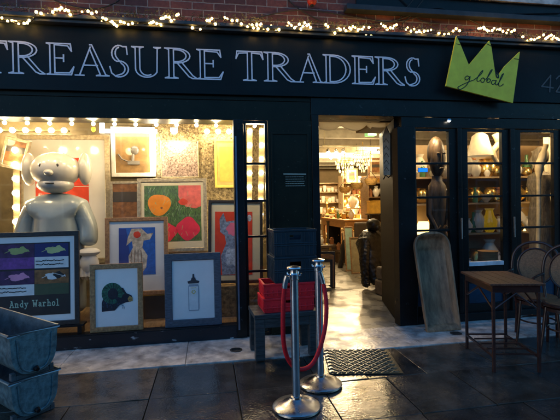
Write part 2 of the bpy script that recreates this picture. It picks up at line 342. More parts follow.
# band under the fascia
MB().box(FX0, 1.16, .03, .3, 2.385, 2.649).box(FX0, 1.16, .02, .03, 2.60, 2.612).build('shutter_box', dark, B, bevel=.003)
MB().box(1.163, FX1, .02, .3, 2.455, 2.649).build('lintel', navy, B, bevel=.003)
MB().box(2.25, FX1, .03, .28, 2.33, 2.452).build('lintel', navy, B, bevel=.003)
# ledge and cables on the brick
MB().box(1.6, 6.5, .0, .117, 3.66, 3.72).build('ledge', M('slate_ledge', (.02, .026, .035), .5, var=.4), B, bevel=.004)
MB().box(1.75, 6.2, .105, .118, 3.723, 4.9).build('window_frame', black, B)
MB().box(-5, FX1, .06, .11, 3.9, 3.96).build('string_course', marble, B)
def cable(pxs, Y=.09, r=.007, name='cable'):
    MB().tube(smoothpts([W(x, y, Y) for x, y in pxs], 5), r, 6).build(name, cable_m, B)
cable([(40,-6),(70,6),(95,9),(115,3),(125,-6)])
cable([(250,20),(300,10),(360,18),(395,22),(440,12),(480,14),(560,13)])
cable([(283,-5),(300,10),(325,24),(330,34)])
cable([(350,26),(390,22),(430,9),(452,12),(490,30)])
cable([(395,-6),(408,6),(420,20),(440,24)]); cable([(418,-6),(405,10),(398,22)]); cable([(426,-4),(412,14),(402,24)])
# left display window
PL = -2.62
MB().box(FX0, .285, -.012, .1, 0, .145).build('plinth', plinth_m, B, bevel=.004)
MB().box(FX0, .285, -.02, .1, .147, .158).build('window_sill', black, B, bevel=.003)
MB().box(FX0, 1.16, .1, 1.3, .1, .150).build('display_deck', wood('deck_boards', (.2, .13, .07), (.08, .05, .03), .5, (8, 1, 1)), B)
MB().box(FX0, 1.16, 1.3, 1.4, .006, 2.9).build('display_back_wall', M('olive_gold_wall', (.17, .13, .065), .5, var=.4, scale=6), B)
MB().box(PL-.08, PL, .135, 1.297, .152, 2.62).build('display_side_wall', foil, B)
MB().box(1.163, 1.235, .2, 1.4, .006, 2.65).build('partition', M('jamb_dark', (.05, .045, .035), .5), B)
MB().box(PL, 1.16, .11, 1.297, 2.62, 2.648).build('display_ceiling', M('olive_gold_wall', (.3, .24, .12)), B)
MB().box(-.72, .95, 1.275, 1.297, .9, 2.615).build('foil_backdrop', foil, B)
MB().box(PL+.01, .285, .122, .128, .152, 2.384).build('shop_window_pane', GLASS, B)
MB().box(FX0, PL+.0, .03, .119, .16, 2.384).build('post', black, B)
p = MB().box(.286, .395, -.02, .12, .009, 2.384).build('post', navy, B, bevel=.004)
MB().box(.300, .318, -.026, -.02, .1, 2.2).build('edge_reflection_strip', M('blue_edge_reflection', (.22, .28, .4), .3, metal=.6), p)  # blue reflection along the post edge, put into a coloured strip
def muntin_leaf(x0, x1, z0, z1, panes_z, bw, name, y=.03, th=.05, mt=navy):
    mb = MB(); d = mb.ring(x0, x1, z0, z1, bw, y, y+th)
    for z in panes_z: mb.box(x0+bw, x1-bw, y+.008, y+th-.008, z-.013, z+.013)
    lf = mb.build(name, mt, B, bevel=.003)
    MB().box(x0+bw-.004, x1-bw+.004, y+th/2-.003, y+th/2+.003, z0+bw, z1-bw).build('pane', GLASS, lf); return lf
dl = muntin_leaf(.398, .665, .010, 2.382, [1.91, 1.50, 1.105, .72], .030, 'glazed_door_leaf')
# solid folded leaf with hours
mb = MB(); mb.box(.668, 1.16, .01, .06, .010, 2.383); mb.ring(.70, 1.13, .15, .95, .02, .0, .011); mb.ring(.70, 1.13, 1.1, 2.25, .02, .0, .011)
ld = mb.build('door_leaf', dark, B, bevel=.003)
mb = MB(); a = W(284, 174, 0); b = W(306, 190, 0)
zz = a[2]
mb.stroke([(a[0], zz), (b[0], zz-.004)], .014, .004, .0098)
for r_ in range(5):
    x = a[0]+.02; z = zz-.032-.025*r_
    while x < b[0]-.02:
        l = random.uniform(.008, .028); mb.stroke([(x, z), (x+l, z)], .006, .004, .0098); x += l+.009
mb.build('door_lettering', M('faded_lettering', (.35, .4, .33), .5), ld)
MB().box(1.163, 1.245, -.0, .2, .010, 2.452).build('door_jamb', navy, B, bevel=.004)
# right of the doorway
MB().box(2.18, 2.40, -.01, .14, .010, 2.327).build('door_post', navy, B, bevel=.005)
mb = MB(); n = V((2.52-2.22, 1.25-.15, 0)).normalized(); 
ol = mb.bar((2.235, .15, 1.235), (2.52, 1.25, 1.235), .045, 2.44).build('open_door_leaf', M('open_leaf_brown_black', (.004, .0035, .003), .6, spec=.2, bump=.2), B, bevel=.003)
MB().box(2.12, 2.6, .15, 1.2, 2.46, 2.5).build('door_head_board', cream, B)
# three glazed leaves
for i, (xa, xb) in enumerate(((2.44, 2.865), (3.11, 3.575), (3.83, 4.30))):
    y = .05; z0 = .72; bw = .012
    mb = MB()
    mb.box(xa-.095, xa, y, y+.055, .012, 2.326); mb.box(xb, xb+.095, y, y+.055, .012, 2.326); mb.box(xa, xb, y+.002, y+.053, 2.292, 2.326)
    mb.box(xa, xb, y+.004, y+.05, .45, .66); mb.box(xa, xb, y+.004, y+.05, .014, .2)
    for z in (1.91, 1.505, 1.11): mb.box(xa, xb, y+.006, y+.04, z-.013, z+.013)
    lf = mb.build('glazed_door_leaf', navy, B, bevel=.003)
    MB().box(xa-.003, xb+.003, y+.022, y+.028, .712, 2.290).build('pane', GLASS, lf)
    MB().box(xa, xb, y-.01, y+.052, .661, .71).build('white_bottom_rail', M('white_rail', (.7, .75, .8), .4), lf, bevel=.004)
    MB().box(xa, xb, y+.02, y+.03, .203, .447).build('lower_panel', M('blue_lit_panel', (.012, .05, .1), .3, var=.3), lf)  # blue light on the lower glass, put into the panel colour
    if i < 2: MB().tube([(xb+.13, y-.035, 1.0), (xb+.13, y-.035, 1.25)], .009, 8).tube([(xb+.13, y, 1.02), (xb+.13, y-.035, 1.02)], .006, 6).tube([(xb+.13, y, 1.23), (xb+.13, y-.035, 1.23)], .006, 6).build('handle', steel, lf)
for xa, xb in ((2.962, 3.013), (3.672, 3.733), (4.397, FX1)):
    MB().box(xa, xb, .02, .14, .010, 2.327).build('post', navy, B, bevel=.003)
MB().box(2.403, FX1, .0, .045, .009, .10).build('threshold', black, B, bevel=.003)
# interior shell
mb = MB(); mb.box(-2.7, 9, .42, 14, 3.05, 3.15)
for k in range(9): mb.box(1.25, 8.9, 1.6+1.3*k, 1.75+1.3*k, 2.88, 3.05)
mb.build('ceiling', ceil_m, B)
MB().box(-2.7, 9, 13.9, 14.0, 0, 3.05).build('back_wall', cream, B)
MB().box(8.9, 9, .3, 13.9, .006, 3.05).build('side_wall', cream, B)
MB().box(-2.7, -2.62, 1.41, 13.9, .006, 3.05).build('side_wall', cream, B)
MB().box(1.17, 8.9, .302, .41, 2.46, 3.05).build('front_wall_inside', cream, B)
MB().box(5.7, 8.9, .305, .41, .006, 2.458).build('front_wall_inside', cream, B)
# scalloped valance just inside the door
a = W(319, 116, .42); b = W(385, 116, .42); n = 48; top = 2.455; pl = []
for i in range(n+1):
    t = i/n; x = a[0]+(b[0]-a[0])*t
    pl.append((x, top-.028-.075*abs(sin(t*pi*2.6+.5))**.7*(1 if t < .78 else .4)))
MB().prism(pl+[(b[0], top), (a[0], top)], .41, .425).build('valance', cloth_mat(), B)

# ------------------------------------------------------------------ fascia lettering (double-line serif capitals)
bowlR = arc(.36, .755, .42, .245, 90, -90, 12); bowlRi = arc(.36, .755, .30, .20, 90, -90, 12)
LET = {
 'T': [[(.0,.74),(.04,1),(.96,1),(1,.74)], [(.0,.74),(.1,.93),(.42,.95),(.42,.04),(.26,0),(.74,0),(.58,.04),(.58,.95),(.9,.93),(1,.74)]],
 'R': [[(0,1),(.12,.96),(.12,.04),(0,0),(.4,0),(.27,.04),(.27,.96)], [(0,1),(.36,1)]+bowlR+[(.27,.51)], [(.27,.955)]+bowlRi+[(.27,.555)], [(.38,.51),(.74,.06),(.86,0),(1,0)], [(.52,.54),(.86,.1),(1,0)]],
 'E': [[(0,1),(.12,.96),(.12,.04),(0,0),(.9,0),(1,.26),(.84,.06),(.29,.05),(.29,.96)], [(0,1),(.88,1),(.92,.76),(.78,.93),(.29,.955)], [(.29,.53),(.62,.53)], [(.62,.64),(.62,.42)]],
 'A': [[(0,0),(.26,0)], [(.13,0),(.46,.93)], [(.24,.33),(.66,.33)], [(.44,1),(.50,1),(.90,.03),(1,0),(.62,0),(.74,.03),(.44,.86)]],
 'S': [[(.86,.72),(.82,.97)]+arc(.48,.74,.34,.26,60,250,10)+arc(.46,.255,.44,.255,75,-110,12)+[(.12,.12),(.04,.32)], arc(.5,.75,.2,.19,100,230,6)+arc(.44,.26,.3,.19,60,-60,6)+[(.3,.03)]],
 'U': [[(0,1),(.12,.96),(.12,.3)]+arc(.5,.28,.38,.28,180,340,12)+[(.88,.96),(.76,1),(1,1),(.88,.96)], [(0,1),(.4,1),(.27,.96),(.27,.32)]+arc(.52,.3,.25,.24,180,300,8)],
 'D': [[(0,1),(.11,.96),(.11,.04),(0,0),(.4,0)]+arc(.4,.5,.6,.5,-90,90,14)+[(0,1)], [(.25,.96),(.25,.05),(.38,.05)]+arc(.38,.5,.46,.45,-90,90,14)+[(.25,.96)]],
}
def letter_pts(ch, x0, x1, z0, z1): return [[(x0+(x1-x0)*u, z0+(z1-z0)*v) for u, v in st_] for st_ in LET[ch]]
lets = [('T',-20,8),('R',9,45),('E',47,74),('A',75,109),('S',109,130.5),('U',132,161),('R',165,197),('E',197,223),('T',236,263),('R',264,295),('A',296,323),('D',323,350),('E',352,375),('R',375,404),('S',404,421)]
for ch, xa, xb in lets:
    a = W(xa, 64, 0)[0]; b = W(xb, 64, 0)[0]; mb = MB()
    zb, zt = (2.812, 3.125)
    if ch == 'S': zb -= .006; zt += .006
    for s_ in letter_pts(ch, a, b, zb, zt): mb.stroke(s_, .0135, -.006, -.0005)
    mb.build('letter', letter_m, fascia)
# crown sign
def Z(px, py, Y=-.13): q = W(px, py, Y); return (q[0], q[2])
C_ = thing('crown_sign', 'lime yellow crown shaped board with a black handwritten word, fixed over the fascia', 'sign', W(482, 75, -.118))
cl = C_.location
def lc(q): return (q[0]-cl[0], q[1]-cl[2])
crown = [(456.5,36),(460,43),(469,65),(489.5,40.5),(491.5,47),(495,71),(498,76),(505,66),(520,51.5),(513,103),(446,86)]
MB().prism([lc(Z(*q)) for q in crown], -.012, .012).build('board', lime, C_, bevel=.002)
mb = MB()
def scr(pts, wd=.011): mb.stroke([lc(Z(*q[:2]))for q in [(p[0], p[1]) for p in smoothpts([(x, y, 0) for x, y in pts], 5)]], wd, -.0155, -.0115)
gx, gy = 435, 30; q_ = lambda l: [(gx+x/4.48, gy+y/4.48) for x, y in l]
scr(q_([(156,212),(144,206),(134,214),(138,224),(150,218),(157,208),(152,228),(136,252),(112,266),(102,258),(120,246),(156,230),(176,222),(205,198),(214,182),(204,190),(190,214),(188,228),(196,230),(206,222)]), .008)
scr(q_([(216,214),(206,220),(206,232),(216,234),(222,222),(214,214),(224,220),(232,216),(250,190),(256,178),(248,184),(234,214),(232,232),(242,234),(248,224),(240,218),(234,226)]), .008)
scr(q_([(270,226),(258,226),(252,236),(258,244),(268,238),(274,226),(270,240),(276,246),(288,232),(302,206),(306,196),(298,204),(286,236),(286,250),(296,250),(306,242)]), .008)
scr(q_([(270,182),(276,210),(284,212),(280,192)]), .014)
scr(q_([(96,62),(112,66)]), .006); scr(q_([(232,62),(252,72)]), .006); scr(q_([(354,128),(376,132)]), .006)
mb.build('lettering', inkm, C_)
for dx in (-.2, .22): MB().box(dx-.015, dx+.015, .0125, .117, -.03, .0).build('bracket', black, C_)
mb = MB()
def num(l): mb.stroke([Z(x, y, 0) for x, y in l], .016, -.004, -.0005)
num([(549.5,92),(550.5,75.5),(541.5,86.5),(553,88)]); num([(556,79),(559,76),(563,79),(561,84),(556,92),(565,93)])
o = mb.build('house_number', M('grey_number_paint', (.08,.08,.085), .5), fascia)

# ------------------------------------------------------------------ fairy lights along the cornice
FLt = thing('fairy_light_garland', 'string of small warm fairy lights draped in clumps along the shopfront cornice', 'string lights', (0, -.1, 3.39))
pos = []
def cl_(x0, y0, x1, y1, n, j=2.5):
    for i in range(n):
        t = (i+.5)/n+random.uniform(-.3, .3)/n; pos.append((x0+(x1-x0)*t, y0+(y1-y0)*t+random.uniform(-j, j)))
cl_(0,20,22,22,5); cl_(22,26,34,16,4,2); cl_(34,13,52,17,6,3); cl_(52,8,72,14,9,4); cl_(80,13,100,12,4,1.5); cl_(100,18,118,24,8,3); cl_(118,22,140,24,5,2)
cl_(146,22,162,26,7,3); cl_(160,20,180,17,8,3); cl_(190,27,202,29,3,1.5); cl_(206,18,216,23,4,3); cl_(222,19,244,24,5,2); cl_(244,25,262,27,8,3)
cl_(256,27,280,28,9,3.5); cl_(286,26,312,26,13,3.5); cl_(324,26,330,27,2,3); cl_(334,31,350,30,9,2.5); cl_(350,30,372,31,10,4); cl_(380,26,398,28,8,3)
cl_(404,28,420,32,6,2); cl_(420,32,432,31,4,2); cl_(438,33,462,30,6,3); cl_(478,28,490,30,6,2); cl_(490,29,516,32,9,2.5); cl_(522,38,545,36,7,3); cl_(545,36,560,40,9,2.5); cl_(562,38,600,40,6,3); cl_(-40,20,-2,20,7,3)
random.shuffle(pos); pos_main = pos[:]
sph = MB().ell((0, 0, 0), (.012, .012, .014), 8, 6).build('bulb', bulb_m, FLt); first = True; wp = []
for k, (x, y) in enumerate(pos_main):
    q = W(x, y, -.1+random.uniform(-.05, .06)); wp.append(q)
    if k >= 99: continue
    o = sph if first else sph.copy()
    if not first: sc.collection.objects.link(o); o.parent = FLt
    first = False; o.location = (q[0], q[1]+.1, q[2]-3.39); s_ = random.uniform(.75, 1.15); o.scale = (s_, s_, s_)
mb = MB()
for q in wp[99:]: mb.ell((q[0], q[1]+.1, q[2]-3.39), .0145, 8, 6)
if mb.v:
    o = mb.build('bulb', bulb_m, FLt); o['kind'] = 'stuff'
wps = sorted(wp); mb = MB()
for off in (0, 1):
    mb.tube(smoothpts([(q[0]+random.uniform(-.01, .01), q[1]+.1, q[2]-3.39-.012) for q in wps[off::2]], 3), .004, 5)
mb.build('wire', cable_m, FLt)
mb = MB()
for k in range(4200):      # dark evergreen sprigs of the garland
    x = random.uniform(-3.3, 5.3); dens = .5+.5*sin(x*4.1+1)*sin(x*1.7)
    if random.random() > .35+.6*dens: continue
    b = V((x, .0+random.gauss(0, .03), .03+random.gauss(0, .026))); d = V((random.gauss(0, 1), random.gauss(0, 1), random.gauss(0, 1))).normalized()*random.uniform(.02, .05); s_ = d.cross(V((random.random(), random.random(), 1))).normalized()*.004
    if b.y > .13: continue
    mb.add([b-s_, b+s_, b+d], [(0, 1, 2)])
mb.build('foliage', M('garland_needles', (.03, .045, .025), .6), FLt)
RB = thing('red_lantern', 'small round red lantern hanging from a cable on the brick wall', 'lantern', W(312, 1, .02))
MB().ell((0, 0, 0), (.055, .055, .05)).build('globe', M('red_lantern_skin', (.4, .03, .02), .4), RB)
MB().lathe([(.02,-.06),(.025,-.05),(.02,-.045)]).lathe([(.02,.045),(.02,.06),(.004,.062),(.004,.2)]).build('cap', cable_m, RB)

# ------------------------------------------------------------------ pictures
def picture(name, label, cx, Y, z, w_, h_, fm, fw, art, mount=matw, rect=None, lean=4, roll=0, depth=.035, cat='picture', group=None):
    t = thing(name, label, cat, (cx, Y, z), rot=(radians(-lean), radians(roll), 0), group=group)
    mb = MB().ring(-w_/2, w_/2, 0, h_, fw, 0, depth); mb.ring(-w_/2+fw*.75, w_/2-fw*.75, fw*.75, h_-fw*.75, fw*.25+.003, .006, depth-.004)
    mb.build('frame', fm, t, bevel=min(.004, fw*.2))
    MB().box(-w_/2+fw-.002, w_/2-fw+.002, .014, depth-.002, fw-.002, h_-fw+.002).build('mount', mount, t)
    if rect:
        mb = MB(); mats = art(mb, *rect); mb.build('print', mats, t)
    return t
white = P('white', (.75, .75, .74)); Pblack = P('black', (.015, .015, .017), coat=.5)
Pblue = P('blue', (.03, .14, .55), var=.25, scale=30); Pred = P('red', (.75, .06, .02), var=.15); Porange = P('orange', (.9, .3, .01)); Ppurple = P('purple', (.2, .06, .3), var=.4, scale=20)
Pgreen = P('grass_green', (.12, .26, .06), col2=(.03, .05, .03), scale=45, stretch=(2.2, 1, .7)); Pgreen2 = P('green', (.05, .28, .14), var=.4, scale=30); Pcoral = P('coral', (.85, .16, .13), var=.3); Pcrim = P('crimson', (.8, .03, .08))
Pcream = P('cream_figure', (.72, .6, .45), var=.5, scale=25); Pyel = P('yellow', (.8, .6, .08)); Pdkblue = P('ink_blue', (.015, .025, .14)); Pbrown = P('brown', (.28, .12, .04), var=.5, scale=15); Pgrey = P('blue_grey', (.25, .33, .5), var=.6, scale=40); Ppink = P('pink', (.85, .2, .35)); Pgold = P('gold', (.7, .5, .12)); Pdkpurple = P('dark_purple', (.06, .02, .09), var=.5)
lid = -.001
def blob(cx, cz, rx, rz, n=20, wob=.1, ph=0, lobes=0):
    return [(cx+rx*cos(2*pi*i/n)*(1+wob*sin(lobes*2*pi*i/n+ph) if lobes else 1+random.uniform(-wob, wob)), cz+rz*sin(2*pi*i/n)*(1+wob*sin(lobes*2*pi*i/n+ph) if lobes else 1+random.uniform(-wob, wob))) for i in range(n)]
def base(mb, x0, x1, z0, z1, m=0): mb.box(x0, x1, .0115, .0138, z0, z1, m)
def lay(mb, poly, m, k=1): mb.prism(poly, .0115-.0008*k, .0116, m)
# typewriter strokes for the poster caption
TY = {'A': ([[(0,0),(.3,0)],[(.15,0),(.5,1),(.85,0)],[(.7,0),(1,0)],[(.28,.35),(.72,.35)],[(.3,1),(.5,1)]], 1), 'n': ([[(0,0),(.4,0)],[(0,.6),(.2,.6),(.2,0)],[(.2,.45),(.45,.62),(.75,.5),(.75,0)],[(.6,0),(.95,0)]], .85),
 'd': ([[(.6,1),(.8,1),(.8,0),(1,0)],[(.8,.45),(.45,.62),(.12,.32),(.45,0),(.8,.15)]], .85), 'y': ([[(0,.6),(.35,.6)],[(.65,.6),(1,.6)],[(.17,.6),(.52,.02)],[(.83,.6),(.35,-.28),(.1,-.28)]], .85),
 'W': ([[(0,1),(.3,1)],[(.7,1),(1,1)],[(.12,1),(.28,0),(.5,.65),(.72,0),(.88,1)]], 1.15), 'a': ([[(.15,.52),(.45,.62),(.7,.5),(.7,.05),(.95,0)],[(.7,.36),(.35,.36),(.12,.16),(.4,0),(.7,.12)]], .8),
 'r': ([[(0,.6),(.25,.6),(.25,0)],[(0,0),(.55,0)],[(.25,.4),(.55,.62),(.85,.52)]], .8), 'h': ([[(0,1),(.2,1),(.2,0)],[(0,0),(.38,0)],[(.2,.45),(.5,.62),(.78,.5),(.78,0)],[(.62,0),(.98,0)]], .85),
 'o': ([arc(.5,.31,.38,.31,0,360,10)], .8), 'l': ([[(.15,1),(.45,1),(.45,0)],[(.1,0),(.85,0)]], .7)}
def caption(mb, s_, x, z, h_, wd, m, x_end):
    tot = sum((TY[c][1] if c in TY else .55)+.22 for c in s_); k = (x_end-x)/tot
    for c in s_:
        if c in TY:
            for st_ in TY[c][0]: mb.stroke([(x+u*TY[c][1]*k, z+v*h_) for u, v in st_], wd, .0095, .0114, m)
            x += (TY[c][1]+.22)*k
        else: x += .77*k
def art_sixpanel(mb, x0, x1, z0, z1):
    base(mb, x0, x1, z0, z1, 0); w_, h_ = x1-x0, z1-z0; a, b, c = x0+.02*w_, x0+.51*w_, x1-.02*w_
    rows = [(.985,.80),(.80,.645),(.62,.43),(.43,.28)]
    R = [[3, 9], [4, 5], [7, 6], [5, 8]]
    for (t, bt), (l_, r_) in zip(rows, R):
        lay(mb, [(a, z0+bt*h_), (b-.004, z0+bt*h_), (b-.004, z0+t*h_), (a, z0+t*h_)], l_); lay(mb, [(b, z0+bt*h_), (c, z0+bt*h_), (c, z0+t*h_), (b, z0+t*h_)], r_)
    for (cx, cz, m, rr) in ((.28,.89,1,.0),(.78,.89,2,0),(.28,.53,10,0),(.78,.53,5,0)):
        lay(mb, blob(x0+cx*w_, z0+cz*h_, .13*w_, .04*h_, 18, .25, 1, 3), m, 2); lay(mb, blob(x0+(cx+.06)*w_, z0+(cz+.015)*h_, .07*w_, .045*h_, 14, .2, 2, 4), 0 if m == 5 else m, 3)
        mb.stroke([(x0+(cx-.17)*w_, z0+(cz-.02)*h_), (x0+(cx-.02)*w_, z0+(cz+.045)*h_), (x0+(cx+.16)*w_, z0+(cz-.01)*h_)], .005, .009, .0114, m)
    for (xx, zz_) in ((.53,.745),(.53,.695),(.04,.385),(.04,.335)):
        x = x0+xx*w_
        while x < x0+(xx+.36)*w_:
            l = random.uniform(.01, .03); mb.stroke([(x, z0+zz_*h_), (x+l, z0+(zz_+random.uniform(-.008, .012))*h_)], .009, .0095, .0105, 0); x += l+.007
    x = x0+.06*w_
    caption(mb, 'Andy Warhol', x0+.17*w_, z0+.125*h_, .085*h_, .0075, 11, x0+.86*w_)
    return [Pblack, P('olive_green', (.4, .45, .15)), P('lemon', (.55, .6, .25)), Pdkpurple, Ppurple, white, Pbrown, Pdkpurple, P('dark_green', (.05, .08, .04)), Pdkblue, P('lilac', (.75, .3, .5)), P('sage_lettering', (.4, .55, .42))]
picture('framed_poster', 'large black framed poster of coloured panels and pale typed lettering behind the zinc troughs', -1.755, .02, .152+.11, .85, .96, dkwood, .045, art_sixpanel, matw, (-.355, .335, .11, .85), 3)
# a low black stand carries the big poster
PS = thing('display_plinth', 'low black wooden stand under the large black framed poster', 'stand', (-1.75, .045, .160))
MB().box(-.46, .46, -.04, .10, .078, .1).build('top_board', black, PS, bevel=.003); MB().box(-.44, -.40, -.03, .09, 0, .077).build('side_board', black, PS); MB().box(.40, .44, -.03, .09, 0, .077).build('side_board', black, PS)
def art_ram(mb, x0, x1, z0, z1):
    w_, h_ = x1-x0, z1-z0; q = lambda L_: [(x0+u*w_, z0+v*h_) for u, v in L_]
    lay(mb, q([(.0,.0),(.42,.02),(.58,.2),(.78,.28),(.95,.3),(1,.42),(.96,.52),(.8,.6),(.7,.78),(.5,.86),(.3,.8),(.08,.55),(0,.3)]), 0)
    o_ = arc(.34,.62,.34,.37,-30,300,22); i_ = arc(.36,.60,.17,.2,300,-30,22)
    lay(mb, q(o_+i_), 1, 2); lay(mb, q(arc(.36,.60,.16,.19,0,350,14)), 0, 3); lay(mb, q([(.88,.3),(1,.32),(1.0,.44),(.9,.5),(.84,.4)]), 2, 3); lay(mb, q(blob(.68,.6,.05,.04)), 1, 3)
    for k in range(16):
        a = radians(-20+19*k); mb.stroke(q([(.345+.19*cos(a), .61+.21*sin(a)), (.34+.32*cos(a+.12), .62+.35*sin(a+.12))]), .004, .0085, .0100, 0)
    for k in range(26):
        x = random.uniform(.05, .75); z = random.uniform(.04, .3); mb.stroke(q([(x, z), (x+random.uniform(-.05, .06), z+random.uniform(.03, .09))]), .003, .0085, .0104, 3)
    mb.stroke(q([(.86,.36),(.93,.39),(.98,.38)]), .004, .0085, .0096, 0)
    return [P('ram_black', (.012, .014, .03), var=.5, scale=40), P('deep_green', (.02, .13, .08), var=.6, scale=40), P('muzzle_gold', (.5, .3, .08), var=.4), P('blue_mark', (.03, .09, .16))]
picture('framed_print', 'tan framed print of a dark ram head with a curled green horn', -.965, .02, .160, .53, .705, gold_w, .05, art_ram, matw, (-.15, .16, .21, .51), 3)
def art_nude(mb, x0, x1, z0, z1):
    base(mb, x0, x1, z0, z1, 0); w_, h_ = x1-x0, z1-z0; q = lambda L_: [(x0+u*w_, z0+v*h_) for u, v in L_]
    lay(mb, q([(.35,.98),(.62,.98),(.78,.86),(.95,.88),(.85,.74),(.68,.72),(.64,.58),(.78,.4),(.74,.15),(.62,.03),(.5,.1),(.42,.02),(.28,.1),(.26,.4),(.38,.58),(.36,.72),(.2,.62),(.25,.8)]), 1)
    for k in range(4): mb.stroke(q([(.36+.08*k,.52),(.32+.1*k,.3),(.4+.06*k,.08)]), .006, .009, .0105, 2)
    lay(mb, q(blob(.5,.85,.1,.07)), 3, 3); lay(mb, q([(.0,.0),(.28,0),(.3,.4),(.2,.98),(0,.98)]), 4, .5)
    return [Pblue, Pcream, Pbrown, Pred, P('deep_blue', (.03, .06, .3))]
picture('framed_print', 'tan framed print of a pale headless figure on bright blue', -.82, .44, .44, .70, .90, gold_w, .045, art_nude, matw, (-.2, .205, .235, .78), 4)
def art_field(mb, x0, x1, z0, z1):   # generic flower shapes on grass
    base(mb, x0, x1, z0, z1, 0); w_, h_ = x1-x0, z1-z0; q = lambda L_: [(x0+u*w_, z0+v*h_) for u, v in L_]
    lay(mb, q(blob(.26,.66,.2,.19,28,.07,.4,3)), 1, 2); lay(mb, q([(.6,1),(1,1),(1,.62),(.9,.58),(.72,.62),(.6,.78)]), 2, 2); lay(mb, q(blob(.36,.17,.2,.17,28,.09,1,4)), 3, 2); lay(mb, q(blob(.76,.22,.2,.2,28,.08,2,4)), 3, 2)
    lay(mb, q(blob(.68,.7,.08,.06)), 4, 3); lay(mb, q(blob(.3,.6,.02,.02)), 5, 3)
    for k in range(60):
        x = random.random()*.9; z = random.random()*.9; mb.stroke(q([(x, z), (min(.99, x+random.uniform(-.05, .06)), min(.99, z+random.uniform(.03, .1)))]), .004, .0100, .0112, 6)
    return [Pgreen, Porange, Pcoral, Pcrim, Pred, Pbrown, P('pale_grass', (.35, .5, .25))]
picture('framed_print', 'large silver gilt framed print with orange, pink and red blossoms over green grass', -.43, .68, .90, .84, .91, silver_g, .045, art_field, matc, (-.335, .345, .13, .82), 6)
def art_can(mb, x0, x1, z0, z1):
    w_, h_ = x1-x0, z1-z0; q = lambda L_: [(x0+u*w_, z0+v*h_) for u, v in L_]
    lay(mb, q([(.12,0),(.88,0),(.92,.05),(.92,.66),(.85,.72),(.15,.72),(.08,.66),(.08,.05)]), 3, 1); lay(mb, q([(.15,.02),(.85,.02),(.87,.66),(.13,.66)]), 0, 2)
    lay(mb, q([(.1,.74),(.9,.74),(.98,.8),(.7,.83),(.64,.9),(.36,.9),(.3,.83),(.02,.8)]), 1, 1); lay(mb, q([(.42,.9),(.58,.9),(.56,1),(.44,1)]), 1, 2)
    for k in (-1, 1): mb.stroke([(x0+w_*(.5+k*.04), z0+h_*.56), (x0+w_*(.5+k*.15), z0+h_*.51), (x0+w_*(.5+k*.02), z0+h_*.46)], .008, .0085, .0100, 2)
    mb.stroke(q([(.3,.62),(.7,.62)]), .006, .009, .0101, 2)
    return [white, P('charcoal', (.04, .04, .05)), Pgold, P('grey_line', (.3, .34, .4))]
picture('framed_print', 'blue grey framed print of a single white spray can', -.175, .02, .160, .60, .785, bluewood, .075, art_can, matw, (-.065, .07, .165, .56), 3)
def art_redprint(mb, x0, x1, z0, z1):
    base(mb, x0, x1, z0, z1, 0); w_, h_ = x1-x0, z1-z0; q = lambda L_: [(x0+u*w_, z0+v*h_) for u, v in L_]
    lay(mb, q([(.2,.0),(.8,.02),(.85,.3),(.7,.55),(.62,.75),(.5,.86),(.3,.84),(.22,.98),(.12,.88),(.14,.68),(.26,.62),(.3,.5),(.16,.3)]), 1, 1)
    lay(mb, q(blob(.48,.72,.17,.1,16,.15)), 2, 2); lay(mb, q(blob(.45,.3,.2,.15,16,.3)), 3, 3); lay(mb, q(blob(.92,.9,.06,.05)), 3, 2)
    return [Pred, Pgrey, Ppink, P('pale_blue', (.5, .6, .8), var=.5, scale=50)]
picture('framed_print', 'black framed print of a mottled grey figure on a red ground, behind the window post', .31, .46, .52, .66, 1.0, dkwood, .035, art_redprint, matc, (-.25, .2, .1, .86), 4, roll=1.5)
def art_redpanels(mb, x0, x1, z0, z1):
    base(mb, x0, x1, z0, z1, 0); w_, h_ = x1-x0, z1-z0
    for k in range(1, 3): mb.box(x0, x1, .0095, .0114, z0+h_*k/3-.004, z0+h_*k/3+.004, 1)
    mb.box(x0+w_/2-.004, x0+w_/2+.004, .0092, .0114, z0, z1, 1); return [Pred, white]
picture('framed_print', 'tall bronze framed picture with red panels behind the pale sculpture', -1.76, 1.03, .76, 1.08, 1.62, silver_g, .06, art_redpanels, matw, (-.34, .28, .25, 1.33), 1)
def art_relief(mb, x0, x1, z0, z1):
    base(mb, x0, x1, z0, z1, 0); cx = (x0+x1)/2+.02; cz = (z0+z1)/2
    mb.ell((cx, .0, cz+.02), (.055, .03, .06), 12, 8, 1); mb.box(cx-.09, cx+.06, -.02, .01, cz-.17, cz-.12, 1); mb.tube([(x0+.03,0,cz-.03),(x0+.08,-.01,cz-.1),(cx-.06,-.01,cz-.14)], .01, 6, 1)
    mb.tube([(cx-.02,0,cz-.03),(cx-.03,0,cz-.13)], .02, 6, 1); return [P('tan_board', (.34, .19, .06), var=.3), P('grey_relief', (.2, .18, .15), var=.4)]
picture('relief_panel', 'tan panel with a small grey figure relief high on the display wall', -.96, 1.235, 1.86, .56, .66, M('white_frame', (.85, .83, .75), .5), .05, art_relief, M('tan_mount', (.36, .2, .07), .6), (-.22, .22, .06, .6), 0)
def art_foil(mb, x0, x1, z0, z1): base(mb, x0, x1, z0, z1, 0); return [M('print_speckle', (.6, .45, .4), .35, metal=.4, col2=(.06, .045, .035), scale=55, detail=8)]
picture('speckled_picture', 'speckled pink and brown picture with a thin gold frame on the glittering wall', -.36, 1.22, 1.84, .5, .5, silver_g, .012, art_foil, matc, (-.235, .235, .015, .485), 0)
